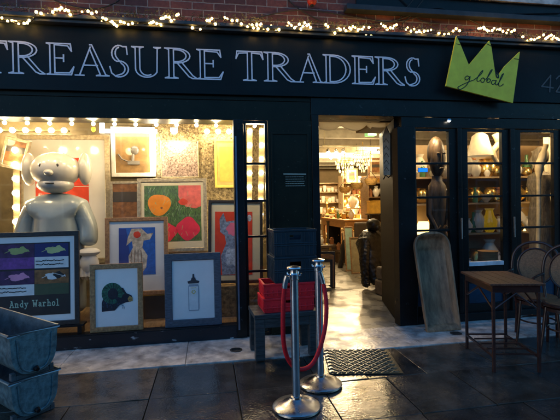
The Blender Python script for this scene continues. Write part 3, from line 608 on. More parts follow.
def art_stickman(mb, x0, x1, z0, z1):
    base(mb, x0, x1, z0, z1, 0); cx = x1-.05; mb.ell((cx, .0, z0+.36), (.02, .012, .03), 8, 6, 1); mb.tube([(cx,0,z0+.33),(cx,0,z0+.22),(cx-.03,0,z0+.12)], .008, 6, 1); mb.tube([(cx,0,z0+.22),(cx+.03,0,z0+.12)], .008, 6, 1); return [P('bright_yellow', (.6, .42, .08), coat=.1), Pbrown]
picture('framed_print', 'bright yellow framed picture hanging at the top right of the display', .32, 1.22, 1.70, .44, .66, M('yellow_frame', (.7, .55, .12), .4), .03, art_stickman, M('yellow_mount', (.55, .42, .14), .5), (-.15, .16, .08, .56), 0)
def art_land(mb, x0, x1, z0, z1):
    base(mb, x0, x1, z0, z1, 0); h_ = z1-z0; mb.box(x0, x1, .009, .0114, z0+.55*h_, z0+.8*h_, 1); mb.box(x0, x1, .009, .0114, z0, z0+.15*h_, 2); return [Pbrown, P('dark_band', (.06, .05, .04)), P('buff', (.45, .32, .15), var=.5)]
picture('framed_print', 'small dark framed brown landscape beside the silver gilt frame', -.98, .86, 1.22, .42, .56, silver_g, .03, art_land, P('olive', (.2, .15, .08)), (-.18, .18, .03, .53), 3)
picture('tilted_frame', 'gilt box frame hanging askew at the top left corner of the window', -2.24, .74, 1.93, .27, .36, silver_g, .03, art_land, P('bronze', (.35, .25, .12)), (-.1, .1, .035, .32), 0, roll=13, depth=.06)
BX = thing('gilded_shelf_box', 'low gilt box supporting the blue print and the ram print behind', 'box', (-.78, .60, .152))
MB().box(-.42, .42, -.12, .12, 0, .27).build('body', M('dark_box', (.07, .05, .03), .5), BX, bevel=.004); MB().box(-.44, .44, -.14, .14, .271, .286).build('lid', M('gilt_edge', (.7, .48, .12), .3, metal=.8), BX, bevel=.003)
B2 = thing('display_crate', 'tall brown wooden crate under the large silver gilt framed print', 'crate', (-.4, .85, .152))
mb = MB()
for k in range(5): mb.box(-.42, .42, -.14, -.12, k*.15, k*.15+.14)
mb.box(-.42, .42, -.118, .18, 0, .745).build('body', M('crate_wood', (.3, .19, .08), .5, bump=.3), B2, bevel=.003)
B3 = thing('display_crate', 'brown crate with woven front under the red print by the window post', 'crate', (.34, .5, .152))
MB().box(-.35, .5, -.15, .2, 0, .36).build('body', M('wicker', (.3, .2, .09), .6, var=.6, scale=30, bump=.8), B3, bevel=.004)
# ------------------------------------------------------------------ pale sculpture in the window
S = thing('figure_sculpture', 'large smooth grey green standing figure sculpture with side lobes on its head', 'sculpture', (-1.71, .62, .152))
vinyl = M('pale_vinyl', (.58, .55, .48), .36, coat=.6, var=.12, scale=3, bump=.05); vinyl2 = M('grey_green_vinyl', (.33, .38, .37), .34, coat=.6, var=.15, scale=3, bump=.05); vw = M('white_vinyl', (.78, .74, .66), .4, var=.04)
me = bpy.data.meshes.new('body')
vs = [(0,0,.62),(0,0,.95),(0,0,1.2),(0,0,1.36),(0,0,1.50),(-.24,0,1.30),(-.34,-.02,1.10),(-.35,-.08,.86),(.24,0,1.30),(.34,-.02,1.10),(.35,-.08,.86),(-.15,0,.4),(-.16,-.02,.08),(.15,0,.4),(.16,-.02,.08)]
es = [(0,1),(1,2),(2,3),(3,4),(3,5),(5,6),(6,7),(3,8),(8,9),(9,10),(0,11),(11,12),(0,13),(13,14)]
rs = [.27,.30,.28,.21,.12,.15,.125,.11,.15,.125,.11,.17,.16,.17,.16]
me.from_pydata(vs, es, []); ob = bpy.data.objects.new('body', me); sc.collection.objects.link(ob); ob.parent = S; me.materials.append(vinyl2)
sk = ob.modifiers.new('skin', 'SKIN'); sk.use_smooth_shade = True
if not me.skin_vertices: me.skin_vertices.new()
for i, r_ in enumerate(rs): me.skin_vertices[0].data[i].radius = (r_, r_*.9); me.skin_vertices[0].data[i].use_root = (i == 0)
sb = ob.modifiers.new('subsurf', 'SUBSURF'); sb.levels = 2; sb.render_levels = 2
MB().ell((0, -.02, 1.745), (.265, .24, .205), 28, 18).build('head', vinyl, S)
MB().ell((0, -.04, 1.575), (.195, .18, .10), 24, 12).build('jaw', vinyl, S)
MB().ell((0, -.25, 1.70), (.05, .05, .035), 16, 10).build('nose', vinyl, S)
MB().tube([(-.045, -.222, 1.585), (0, -.226, 1.585), (.045, -.222, 1.585)], .006, 6).build('mouth', inkm, S)
for s_ in (-1, 1): MB().ell((s_*.085, -.232, 1.775), (.02, .012, .026), 12, 8).build('eye', inkm, S)
for s_ in (-1, 1):
    MB().ell((s_*.30, .03, 1.76), (.075, .11, .19), 18, 14).build('side_lobe', vinyl, S)
    MB().ell((s_*.36, -.1, .80), (.12, .12, .05), 18, 8).build('cuff', vw, S)
    mb = MB().ell((s_*.36, -.11, .66), (.105, .10, .14), 18, 12)
    for k in range(4): mb.tube([(s_*.36-.06+.04*k, -.16, .62), (s_*.36-.06+.04*k, -.18, .54), (s_*.36-.06+.04*k, -.13, .49+.01*abs(k-1.5))], [.026, .025, .018], 8)
    mb.tube([(s_*.36-s_*.07, -.14, .70), (s_*.36-s_*.12, -.18, .64), (s_*.36-s_*.11, -.2, .59)], [.03, .028, .02], 8)
    mb.build('hand', vw, S)

# ------------------------------------------------------------------ globe bulbs
def bulbs(name, label, pts, r=.034, power=0, bar=True, every=1, mt=gbulb):
    c = pts[0]; t = thing(name, label, 'lights', c)
    L_ = [V(p)-V(c) for p in pts]
    if bar and len(L_) > 1:
        d = (L_[-1]-L_[0]).normalized(); MB().bar(L_[0]-d*.05+V((0, .035, 0)), L_[-1]+d*.05+V((0, .035, 0)), .07, .02).build('backing_strip', M('bulb_strip_gold', (.22, .17, .09), .3, metal=.5), t)
    first_ = MB().ell((0, 0, 0), r, 12, 8).build('bulb', mt, t)
    for i, p in enumerate(L_):
        o = first_ if i == 0 else first_.copy()
        if i: sc.collection.objects.link(o); o.parent = t
        o.location = p
        if power and i % every == 0: pt('bulb_light', p+V((0, -.06, -.02)), power, t)
    return t
def row_(p0, p1, n): return [tuple(p0[i]+(p1[i]-p0[i])*k/(n-1) for i in range(3)) for k in range(n)]
PW = 1.05
bulbs('marquee_light_strip', 'row of glowing globe bulbs along the top left of the display', row_(W(-1,130,1.16), W(64,130.5,1.16), 6), power=PW*.8, every=1)
bulbs('marquee_light_strip', 'short row of three globe bulbs at the top right of the large window', row_(W(207,131.5,1.16), W(229,131.5,1.16), 3), power=PW*.8)
bulbs('marquee_light_strip', 'vertical row of globe bulbs up the left side of the window', row_(W(16,236,.75), W(15,150,.75), 7), power=PW*.6)
bulbs('marquee_light_strip', 'left vertical row of bulbs seen in the narrow window by the post', row_(W(250,131,.9), W(249.5,201,.9), 6), r=.03, power=PW*.5, every=2)
bulbs('marquee_light_strip', 'right vertical row of bulbs seen in the narrow window by the post', row_(W(262,131,.9), W(260.5,242,.9), 9), r=.03, power=PW*.5, every=2)
bulbs('ceiling_light_strip', 'long row of bulbs under the ceiling along the front of the display', row_((-2.5, .21, 2.358), (.98, .21, 2.358), 17), r=.02, power=PW*2.3, every=2, bar=False)
LT = thing('tube_light', 'bright white right angled tube light above the tan relief panel', 'light', W(102, 129, 1.1))
c = LT.location; m_ = M('tube_emitter', (1, 1, 1), .4, emit=(1, .9, .68, 7))
a = V(W(102, 123, 1.1))-c; b_ = V(W(102, 131, 1.1))-c; d_ = V(W(157, 131.5, 1.1))-c; e_ = V(W(153, 172, 1.1))-c
MB().bar(a, b_-V((0,0,.025)), .05, .04).build('short_tube', m_, LT); MB().bar(b_+V((.027, 0, 0)), d_, .045, .04).build('long_tube', m_, LT)
MB().bar((d_.x-.06, .02, d_.z-.03), (e_.x, .02, e_.z), .07, .03).build('drop_tube', m_, LT)
SP = thing('spotlight', 'very bright round spotlight near the middle of the display ceiling', 'spotlight', W(174, 131, .9))
MB().ell((0, 0, 0), .04, 14, 10).build('lamp', spot_e, SP); MB().tube([(0, .01, .04), (0, .01, .3)], .01, 6).lathe([(.045,.0),(.05,.03),(.02,.07)], (0,.02,.01)).build('holder', steel, SP); pt('spot_light', (0, -.08, -.05), 8, SP)
AM = thing('amber_lamp', 'small faceted amber lamp above the bronze framed picture', 'lamp', W(93.5, 129.5, 1.0)); MB().ell((0, 0, 0), .03, 8, 5, wob=.15).build('shade', M('amber_glow', (.9, .4, .02), .3, emit=(1, .38, .02, 1.6)), AM)
MB().tube([(0, 0, .03), (0, 0, .12)], .004, 6).build('stem', steel, AM)
HD = thing('downlight', 'small recessed lamp in the lintel above the glazed doors', 'light', W(449, 121.5, -.0))
MB().lathe([(.012,0),(.02,.006),(.022,.012)], seg=14).ell((0, 0, -.0), (.016, .012, .006), 10, 6).build('lamp', M('down_lamp', (1, 1, .9), .4, emit=(1, .9, .75, 6)), HD)
MB().lathe([(.03,.004),(.032,.012),(.024,.03)], (0,.005,0), seg=14).build('rim', steel, HD)

# ------------------------------------------------------------------ velvet rope barrier
def stanchion(name, label, x, y):
    t = thing(name, label, 'stanchion', (x, y, .002), group='rope barrier posts')
    MB().lathe([(.166,0),(.172,.006),(.170,.018),(.16,.026),(.12,.038),(.07,.054),(.043,.072),(.040,.085),(.030,.09)], seg=48).build('base', steel_base, t)
    MB().lathe([(.0295,.086),(.0295,.92)], seg=28).build('pole', steel, t)
    mb = MB().lathe([(.031,.915),(.036,.92),(.036,.95),(.031,.955),(.028,.962),(.028,.985),(.05,.99),(.053,.998),(.05,1.006),(.02,1.014),(.0,1.016)], seg=28); mb.build('cap', steel, t)
    cr = MB()
    for k in range(4):
        a = radians(45+90*k); cr.tube([(.035*cos(a), .035*sin(a), .945), (.056*cos(a), .056*sin(a), .95), (.06*cos(a), .06*sin(a), .965)], .006, 6)
    cr.build('hook_ring', steel, t); return t
s1 = G(296.5, 408); s2 = G(320.5, 385)
stanchion('stanchion', 'nearer polished steel barrier post with a domed base', s1[0], s1[1])
stanchion('stanchion', 'farther polished steel barrier post, behind the nearer one', s2[0], s2[1])
R_ = thing('velvet_rope', 'drooping red velvet barrier rope hung between the two steel posts', 'rope', W(286, 283, s1[1]+.02))
c = V(R_.location)
Yi = lambda t: s1[1]+(s2[1]-s1[1])*t
pts = [(287,276,.02),(285,284,.04),(283.5,300,.1),(283,325,.2),(284,345,.3),(288,359,.42),(295,367.5,.5),(304,369,.58),(313,363,.65),(320,348,.75),(325,328,.82),(326.5,308,.9),(325,292,.96),(322.5,280,.99),(320,272,1)]
wp_ = [V(W(x, y, Yi(t)-.04))-c for x, y, t in pts]
MB().tube(smoothpts(wp_[1:-1], 5), .0165, 12).build('rope', velvet, R_)
MB().tube(smoothpts(wp_[0:3], 4)[:6], .019, 12).build('end_cap', steel, R_); MB().tube([wp_[-1], wp_[-2], wp_[-3]*.3+wp_[-2]*.7], .018, 12).build('end_cap', steel, R_)

# ------------------------------------------------------------------ bench and crates
BN = thing('bench', 'low dark weathered wooden bench under the plastic crates', 'bench', (.70, -.54, .010), radians(3))
mb = MB(); 
for k in range(3): mb.box(-.31, .31, -.2+k*.134, -.2+k*.134+.130, .385, .43)
mb.build('seat', bench_m, BN, bevel=.006)
for sx in (-1, 1):
    for sy in (-1, 1): MB().box(sx*.26-.045, sx*.26+.045, sy*.155-.04, sy*.155+.04, 0, .384).build('leg', bench_m, BN, bevel=.006)
MB().box(-.214, .214, -.19, -.165, .30, .384).box(-.214, .214, .165, .19, .30, .384).box(-.27,-.245,-.114,.114,.30,.384).box(.245,.27,-.114,.114,.3,.384).build('apron', bench_m, BN, bevel=.003)
def crate(name, label, x, y, z, w_, d_, h_, mt, rz, slots, group):
    t = thing(name, label, 'crate', (x, y, z), rz, group)
    mb = MB(); th = .008; hz0, hz1 = h_*.62, h_*.8
    mb.box(-w_/2+.01, w_/2-.01, -d_/2+.01, d_/2-.01, 0, .01)
    for s_ in (-1, 1):
        y0, y1 = sorted((s_*(d_/2-.006), s_*(d_/2-.006-th)))
        hw = .055
        mb.box(-w_/2+.006, -hw, y0, y1, .0105, h_-.02); mb.box(hw, w_/2-.006, y0, y1, .0105, h_-.02); mb.box(-hw, hw, y0, y1, .0105, hz0); mb.box(-hw, hw, y0, y1, hz1, h_-.02)
        x0, x1 = sorted((s_*(w_/2-.006), s_*(w_/2-.006-th))); mb.box(x0, x1, -d_/2+.015, d_/2-.015, .0105, h_-.02)
        for k in range(9 if slots else 6):
            xx = -w_/2+.03+(w_-.06)*k/(8 if slots else 5)
            if abs(xx) > hw+.01 or h_ < .2: mb.box(xx-.004, xx+.004, s_*(d_/2-.006), s_*(d_/2), .02, h_-.03 if h_ > .2 else hz0-.01)
        for k in range(5):
            yy = -d_/2+.03+(d_-.06)*k/4; mb.box(s_*(w_/2-.006), s_*(w_/2), yy-.004, yy+.004, .02, h_-.03)
    mb.build('body', mt, t, bevel=.002)
    r2 = MB()
    r2.ring(-w_/2, w_/2, 0, .0001, .00001, 0, 0) if False else None
    for s_ in (-1, 1):
        r2.box(-w_/2, w_/2, s_*d_/2, s_*(d_/2-.02), h_-.0195, h_); r2.box(s_*w_/2, s_*(w_/2-.02), -d_/2+.0202, d_/2-.0202, h_-.0195, h_)
    for z_ in ((h_*.5, h_*.42) if h_ > .2 else (h_*.35,)):
        for s_ in (-1, 1): r2.box(-w_/2+.002, w_/2-.002, s_*(d_/2-.005), s_*(d_/2+.001), z_-.005, z_+.005)
    r2.build('rim', mt, t, bevel=.003); return t
qx = W(286, 300, -.58)[0]
crate('plastic_crate', 'shallow red plastic crate directly on the bench', qx+.0, -.54, .4415, .50, .34, .135, crate_r, radians(3), 1, 'stacked plastic crates')
crate('plastic_crate', 'shallow red plastic crate under the two dark blue ones', qx+.01, -.535, .577, .50, .34, .135, crate_r, radians(1), 1, 'stacked plastic crates')
qx = W(291.5, 250, -.55)[0]
crate('plastic_crate', 'dark blue plastic crate standing on the red crates', qx, -.54, .713, .42, .33, .245, crate_b, radians(3), 1, 'stacked plastic crates')
crate('plastic_crate', 'dark blue plastic crate at the top of the stack', qx+.005, -.54, .959, .42, .33, .255, crate_b, radians(1.5), 1, 'stacked plastic crates')

# ------------------------------------------------------------------ dough trough leaning on the door post
T_ = thing('dough_trough', 'long hollowed weathered wooden trough stood on end against the glazed door', 'trough', (2.565, -.30, .009), rot=(radians(-11), radians(-1.5), 0))
def outl(v):   # half width at height
    H = 1.12; hw = .205+.02*(v/H)
    if v > H-.2: t = (v-(H-.2))/.2; hw *= math.sqrt(max(0, 1-t**2.6))**.9
    return hw
mb = MB(); NV, NU = 60, 50; vs = []; 
for side in (0, 1):
    for i in range(NV+1):
        v = 1.12*(i/NV); v = 1.12*(1-(1-i/NV)**1.35); hw = max(outl(v), .004)
        for j in range(NU+1):
            u = -1+2*j/NU; x = u*hw
            if side == 0:
                e = min(1, max(0, (1-abs(u))*hw/.034)); e2 = min(1, max(0, (v-.035)/.04)) * min(1, max(0, (1.12-.03-v)/.05)); k = (e-.55)/.45 if e > .55 else 0
                inner = max(0, 1-(abs(x)/(hw-.01 if hw > .02 else 1))**2.2); y = .13*k*e2*(inner**.3)*min(1, (.3+min(v, 1.12-v)/.3))
                vs.append((x, y, v))
            else:
                y = .035+.145*max(0, 1-u*u)**.7*min(1, .25+min(v, 1.12-v)/.2); vs.append((x, y, v))
o_ = (NV+1)*(NU+1); fs = []
for i in range(NV):
    for j in range(NU):
        a = i*(NU+1)+j; fs.append((a, a+1, a+NU+2, a+NU+1)); fs.append((o_+a, o_+a+NU+1, o_+a+NU+2, o_+a+1))
for i in range(NV):
    a = i*(NU+1); fs.append((a, a+NU+1, o_+a+NU+1, o_+a)); a += NU; fs.append((a, o_+a, o_+a+NU+1, a+NU+1))
for j in range(NU): fs.append((j, o_+j, o_+j+1, j+1)); a = NV*(NU+1)+j; fs.append((a, a+1, o_+a+1, o_+a))
mb.add(vs, fs, 0, True); mb.build('hollowed_body', trough_m, T_, sharp=35)
MB().box(-.19, .19, -.004, .12, .0, .028).build('foot_block', trough_m, T_, bevel=.006)

# ------------------------------------------------------------------ zinc troughs
def tank(name, label, z, ztop, g):
    # local x along the end, y along the length (away)
    t = thing(name, label, 'trough', (-1.205, -1.435, z), radians(45), g)
    H = ztop; hw = .165; hb = .115; Lg = 1.12
    half = [(hw, H), (hw-.006, H*.97), (hw-.012, H*.8)]+[((hw-.014)*cos(radians(a))**.62, .03+(H*.66-.03)*(1-sin(radians(a)))) for a in (0, 12, 24, 36, 48, 58, 68, 78)]+[(.03, .03)]
    prof = [(-x, z_) for x, z_ in half]+[(x, z_) for x, z_ in half[::-1]]
    n = len(prof); mb = MB(); sh = lambda f: [(x*f, z_) for x, z_ in prof]
    vs = [(x, y, z_) for y in (0, Lg) for x, z_ in prof]
    mb.add(vs, [(i, i+1, n+i+1, n+i) for i in range(n-1)], 0, True)
    pin = [(x*.955, max(z_+.008, .04)) for x, z_ in prof]
    mb.add([(x, y, z_) for y in (.006, Lg-.006) for x, z_ in pin], [(i, n+i, n+i+1, i+1) for i in range(n-1)], 1, True)
    mb.add([(x, 0, z_) for x, z_ in prof], [tuple(range(n))], 0); mb.add([(x, Lg, z_) for x, z_ in prof], [tuple(range(n))[::-1]], 0)
    mb.add([(x, .006, z_) for x, z_ in pin], [tuple(range(n))[::-1]], 1); mb.add([(x, Lg-.006, z_) for x, z_ in pin], [tuple(range(n))], 1)
    mb.build('body', [zinc, zinc_in], t, sharp=50)
    MB().tube([(-hw, -.004, H), (hw, -.004, H), (hw, Lg+.004, H), (-hw, Lg+.004, H)], .011, 8, closed=True, smooth=True).build('rolled_rim', zinc_rim, t)
    k = .72; c_ = [(x*k, .045+(z_-.03)*.84) for x, z_ in prof]
    MB().tube([(x, -.004, z_) for x, z_ in c_], .006, 6).build('end_moulding', zinc, t)
    MB().tube([(.0, -.012, .06), (.0, -.035, .055)], [.02, .014], 10).build('drain_plug', black, t)
    for y in (.05, Lg-.05): MB().box(-.11, .11, y-.02, y+.02, 0, .03).box(-.14, -.11, y-.02, y+.02, 0, .05).box(.11, .14, y-.02, y+.02, 0, .05).build('foot', zinc_in, t, bevel=.003)
    return t
tank('zinc_trough', 'lower blue grey zinc planter trough standing on the wet pavement', .004, .285, 'stacked zinc troughs')
tank('zinc_trough', 'upper blue grey zinc planter trough stacked on another', .292, .315, 'stacked zinc troughs')

# ------------------------------------------------------------------ table
TB = thing('side_table', 'small dark wooden table with a worn brown top and slatted low shelf', 'table', (2.60, -1.16, .003), radians(-13))
hx, hy, H = .225, .335, .735
mb = MB(); 
for k in range(5): a = -hx+k*(2*hx/5); mb.box(a+.001, a+2*hx/5-.001, -hy, hy, H, H+.018)
mb.build('top', table_wood, TB, bevel=.003)
MB().box(-hx+.03, hx-.03, -hy+.03, -hy+.05, H-.06, H-.001).box(-hx+.03, hx-.03, hy-.05, hy-.03, H-.06, H-.001).box(-hx+.03, -hx+.05, -hy+.052, hy-.052, H-.06, H-.001).box(hx-.05, hx-.03, -hy+.052, hy-.052, H-.06, H-.001).build('apron', chair_wood, TB)
for sx in (-1, 1):
    for sy in (-1, 1): MB().bar((sx*(hx-.04), sy*(hy-.04), 0), (sx*(hx-.04), sy*(hy-.04), H-.061), .024, .024).build('leg', chair_wood, TB, bevel=.003)
mb = MB()
mb.bar((-hx+.04, -hy+.055, .13), (-hx+.04, hy-.055, .13), .018, .018).bar((hx-.04, -hy+.055, .13), (hx-.04, hy-.055, .13), .018, .018)
for k in range(5): y = -hy+.06+k*(2*hy-.12)/4; mb.bar((-hx+.05, y, .146), (hx-.05, y, .146), .016, .012)
mb.build('lower_shelf', chair_wood, TB)
mb = MB()
for sx in (-1, 1): mb.tube([(sx*(hx-.04), -hy+.05, H-.2), (sx*(hx-.04), 0, H-.07), (sx*(hx-.04), hy-.05, H-.2)], .009, 6)
for sy in (-1, 1): mb.tube([(-hx+.05, sy*(hy-.04), H-.2), (0, sy*(hy-.04), H-.07), (hx-.05, sy*(hy-.04), H-.2)], .009, 6)
mb.build('braces', chair_wood, TB)

# ------------------------------------------------------------------ bentwood cane chairs
def chair(label, x, y, rz):
    t = thing('bentwood_chair', label, 'chair', (x, y, .003), rz, 'bentwood cane chairs by the table')
    # local: faces -y, back at +y
    MB().lathe([(.18,.435),(.205,.44),(.21,.452),(.205,.466),(.18,.468)], seg=32).lathe([(.205,.40),(.205,.43)], seg=32).build('seat', [chair_wood], t)
    MB().lathe([(.0,.470),(.17,.4705),(.178,.4685)], seg=32).build('seat_cane', cane, t)
    hoop = [(-.19,.15,.45),(-.215,.185,.62),(-.218,.205,.78),(-.185,.225,.90),(-.10,.238,.975),(0,.242,.995),(.10,.238,.975),(.185,.225,.90),(.218,.205,.78),(.215,.185,.62),(.19,.15,.45)]
    MB().tube(smoothpts(hoop, 4), .015, 10).build('back_hoop', chair_wood, t)
    ih = [(.165*cos(a), .2+.03*sin(a)-.01, .745+.185*sin(a)) for a in [2*pi*k/24 for k in range(24)]]
    MB().tube(ih, .010, 8, closed=True).build('inner_hoop', chair_wood, t)
    mb = MB(); cn = len(mb.v); mb.add([(0, .19, .745)]+ih, [(0, 1+k, 1+(k+1) % 24) for k in range(24)]); mb.build('back_cane', cane, t)
    for s_ in (-1, 1):
        MB().tube(smoothpts([(s_*.216, .19, .70), (s_*.255, .10, .685), (s_*.27, -.04, .67), (s_*.25, -.11, .62), (s_*.215, -.10, .5), (s_*.19, -.08, .44)], 4), .013, 8).build('arm', chair_wood, t)
        MB().tube([(s_*.15, -.13, .43), (s_*.19, -.19, 0)], [.017, .012], 10).build('leg', chair_wood, t)
        MB().tube(smoothpts([(s_*.185, .14, .44), (s_*.18, .17, .25), (s_*.19, .235, 0)], 3), .015, 10).build('leg', chair_wood, t)
    MB().tube([(.165*cos(2*pi*k/24), .01+.165*sin(2*pi*k/24), .22) for k in range(24)], .009, 8, closed=True).build('stretcher_ring', chair_wood, t)
    return t
chair('dark bentwood armchair with oval cane back, the one beside the table next to the doors', 3.30, -.80, radians(-38))
chair('dark bentwood armchair with oval cane back, nearer one at the right edge', 3.33, -1.13, radians(-50))

# ------------------------------------------------------------------ grating mat, drain covers
GM = thing('textured_mat', 'wavy embossed wet rubber mat set before the open doorway', 'mat', (1.35, -.93, .003), radians(-11))
mb = MB(); mb.box(-.31, .31, -.29, .29, 0, .008); 
for r_ in range(15):
    y = -.27+r_*.0385; 
    for s0 in range(8):
        x = -.285+s0*.075+(.039 if r_ % 2 else 0)
        if x > .265: continue
        mb.tube([(x-.025, y-.014, .007), (x, y+.01, .0105), (x+.02, y-.01, .0105), (x+.042, y+.014, .007)], .0075, 6)
mb.build('mat', M('wet_mat_rubber', (.11, .08, .045), .25, var=.4, scale=10), GM)
for (x, y, lab) in ((236, 350, 'small dark oval drain cover in the pale stone strip by the bench'), (456, 333.5, 'small dark drain cover beside the foot of the wooden trough')):
    q = G(x, y, .01); d_ = thing('drain_cover', lab, 'drain cover', (q[0], q[1], .0105))
    mb = MB().lathe([(.06,0),(.062,.004),(.05,.007),(0,.008)], seg=24)
    for k in range(5): mb.box(-.045, .045, -.032+k*.014, -.028+k*.014, .007, .0105)
    mb.build('lid', M('cast_iron', (.03, .03, .03), .4, bump=.3), d_)

# ------------------------------------------------------------------ inside the shop, seen through the doorway
gilt_ = M('gilt_brass', (.8, .55, .18), .25, metal=.9, var=.3)
ORW = wood('orange_wood', (.6, .28, .07), (.38, .16, .04), .35, (1, 1, 5), .1)
def at(px, py, Y): return V(W(px, py, Y))
a = at(337, 219, 7.2); b = at(366, 224, 5.2)
DK = thing('writing_desk', 'orange wooden desk with turned legs inside the shop', 'desk', (3.95, 6.0, .007), radians(0))
x0, x1, y0, y1 = at(345,230,5.0).x-3.95, at(367,230,5.0).x-3.95, -1.0, 1.0
Ht = 1.02
MB().box(x0-.03, x1+.03, y0-.03, y1+.03, Ht, Ht+.04).build('top', ORW, DK, bevel=.006)
mb = MB().box(x0, x1, y0, y0+.03, Ht-.16, Ht-.001).box(x0, x0+.03, y0+.031, y1, Ht-.16, Ht-.001).box(x1-.03, x1, y0+.031, y1, Ht-.16, Ht-.001); mb.build('apron', ORW, DK)
for xx in (x0+.04, x1-.04):
    for yy in (y0+.04, y1-.04): MB().lathe([(.04,0),(.035,.1),(.025,.15),(.04,.4),(.03,.75),(.04,Ht-.161)], (xx, yy, 0), 12).build('leg', ORW, DK)
MB().box(x0+.05, x0+.35, y0-.012, y0-.0, Ht-.13, Ht-.03).build('drawer', wood('drawer_wood', (.45, .2, .05), (.3, .12, .03), .35), DK)
BP = thing('black_cabinet', 'tall plain narrow black cabinet standing left of the orange desk', 'cabinet', (at(334,250,6.4).x, 6.4, .007)); MB().box(-.16, .16, -.1, .1, 0.03, .95).build('body', black, BP); MB().box(-.17, .17, -.11, .11, .951, .98).build('top', black, BP); MB().ell((.1,-.11,.6),.015,8,6).build('knob', gilt_, BP)
# dark leaning carved figure before the desk
blk = M('black_carved_wood', (.018, .016, .014), .35, var=.4, scale=20, bump=.6, bscale=30)
q = G(341, 268); LF = thing('carved_figure', 'slim black carved figure leaning beside the desk leg', 'carving', (q[0], q[1], .007))
MB().tube(smoothpts([(-.02,0,0),(.02,0,.18),(.06,0,.42),(.14,0,.62),(.2,0,.78)], 4), [.06]*4+[.055]*4+[.075]*4+[.05]*5, 10).build('body', blk, LF); MB().ell((.23, 0, .84), (.055, .06, .08)).build('head', blk, LF)
for k, (px, py, Y, w_, h_, c_) in enumerate(((351, 271, 4.1, .2, .95, (.35, .5, .4)), (357, 274, 3.7, .22, .75, (.4, .34, .2)))):
    q = G(px, py); picture('leaning_picture' if k == 0 else 'leaning_board', ['pale green glass picture leaning at the side of the desk', 'small tan board leaning behind the black statue'][k], q[0], q[1], .008, w_, h_, gold_w, .02, art_land if k else art_foil, M('green_glass' if k == 0 else 'tan_board2', c_, .3), None, 8)
# big black seated statue
q = G(366, 286); ST = thing('black_statue', 'large black shaggy seated animal statue just inside the doorway', 'statue', (q[0], q[1], .007), radians(20))
me = bpy.data.meshes.new('body')
vs = [(0.06,0,.42),(.08,0,.66),(.1,0,.84),(.12,-.03,1.0),(-.10,-.1,.78),(-.17,-.16,.50),(-.18,-.2,.10),(-.2,-.26,.04),(.30,-.06,.76),(.36,-.12,.5),(.3,-.2,.34),(-.04,-.2,.3),(-.02,-.3,.05),(.24,-.2,.3),(.26,-.3,.05)]
es = [(0,1),(1,2),(2,3),(2,4),(4,5),(5,6),(6,7),(2,8),(8,9),(9,10),(0,11),(11,12),(0,13),(13,14)]
rs = [.22,.22,.17,.13,.11,.09,.075,.07,.11,.09,.07,.12,.08,.12,.08]
me.from_pydata(vs, es, []); ob = bpy.data.objects.new('body', me); sc.collection.objects.link(ob); ob.parent = ST; me.materials.append(blk)
sk = ob.modifiers.new('skin', 'SKIN'); sk.use_smooth_shade = True
if not me.skin_vertices: me.skin_vertices.new()
for i, r_ in enumerate(rs): me.skin_vertices[0].data[i].radius = (r_, r_); me.skin_vertices[0].data[i].use_root = (i == 0)
sb = ob.modifiers.new('subsurf', 'SUBSURF'); sb.levels = 2; sb.render_levels = 3
tx = bpy.data.textures.new('shag', 'CLOUDS'); tx.noise_scale = .028; tx.noise_depth = 3; dm = ob.modifiers.new('displace', 'DISPLACE'); dm.texture = tx; dm.strength = .05
MB().ell((.12, -.08, 1.06), (.125, .13, .115), 20, 14, wob=.02).ell((.11, -.2, 1.02), (.06, .05, .045), 12, 8).build('head', blk, ST)
logm = wood('stone_grey_wood', (.26, .21, .15), (.1, .08, .06), .6, (4, 1, 1), .5)
for k, (z, w_, d_, h_) in enumerate(((.007, .42, .34, .24), (.25, .38, .3, .2))):
    LG = thing('wood_block', ['rough grey wooden block on the shop floor beside the black statue', 'rough grey wooden block stacked on another beside the black statue'][k], 'block', (2.82, 1.62, z), radians(8+6*k))
    MB().box(-w_/2, w_/2, -d_/2, d_/2, 0, h_).build('block', logm, LG, bevel=.03)
SPp = thing('floor_board', 'flat grey step board on the floor inside the left of the doorway', 'board', (1.72, 2.5, .007)); MB().box(-.3, .28, -.35, .35, 0, .05).build('board', M('grey_step', (.3, .28, .22), .5), SPp, bevel=.006)
# feather like carved board hanging on the open leaf
q = W(389, 166, .62); FB = thing('carved_board', 'pale carved board hanging high on the open door leaf', 'carving', (2.245, .44, 1.80), rot=(0, 0, radians(-50)))
MB().prism([(-.045,0),(.05,.0),(.055,.5),(.0,.62),(-.05,.5)], -.012, .012).build('board', M('pale_driftwood', (.42, .38, .3), .6, var=.5, scale=12, bump=.5), FB, bevel=.004)
mb = MB()
for k in range(5): mb.stroke([(-.03, .06+.09*k), (.0, .10+.09*k), (.035, .05+.09*k)], .008, -.0155, -.0115)
mb.build('carving', M('driftwood_dark', (.12, .1, .07), .6), FB); MB().tube([(-.05, 0, -.05), (-.02, 0, -.0), (.02, 0, -.03), (.06, 0, -.0)], .008, 6).build('hook', black, FB)

KN = {'vase': 'white vase', 'brass_pot': 'squat brass pot', 'candlestick': 'brass candlestick', 'jar': 'terracotta jar', 'bowl': 'white bowl', 'tin': 'ochre tin', 'lamp_shade': 'glowing lampshade', 'glass_bottle': 'green bottle', 'white_cup': 'white crockery piece'}
PLACED = {}
def ordinals(n): return ['only'] if n == 1 else (['left', 'right'] if n == 2 else ['leftmost']+['second', 'third', 'fourth', 'fifth', 'sixth', 'seventh', 'eighth', 'ninth', 'tenth', 'eleventh', 'twelfth', 'thirteenth', 'fourteenth'][:n-2]+['rightmost'])
def label_all():
    for (kn, shelf), L_ in PLACED.items():
        L_.sort(key=lambda o: o.location.x); od = ordinals(len(L_))
        for o, w_ in zip(L_, od): o['label'] = ('%s %s%s on %s' % (w_, KN[kn], ' from left' if w_ not in ('only', 'left', 'right', 'leftmost', 'rightmost') else '', shelf))
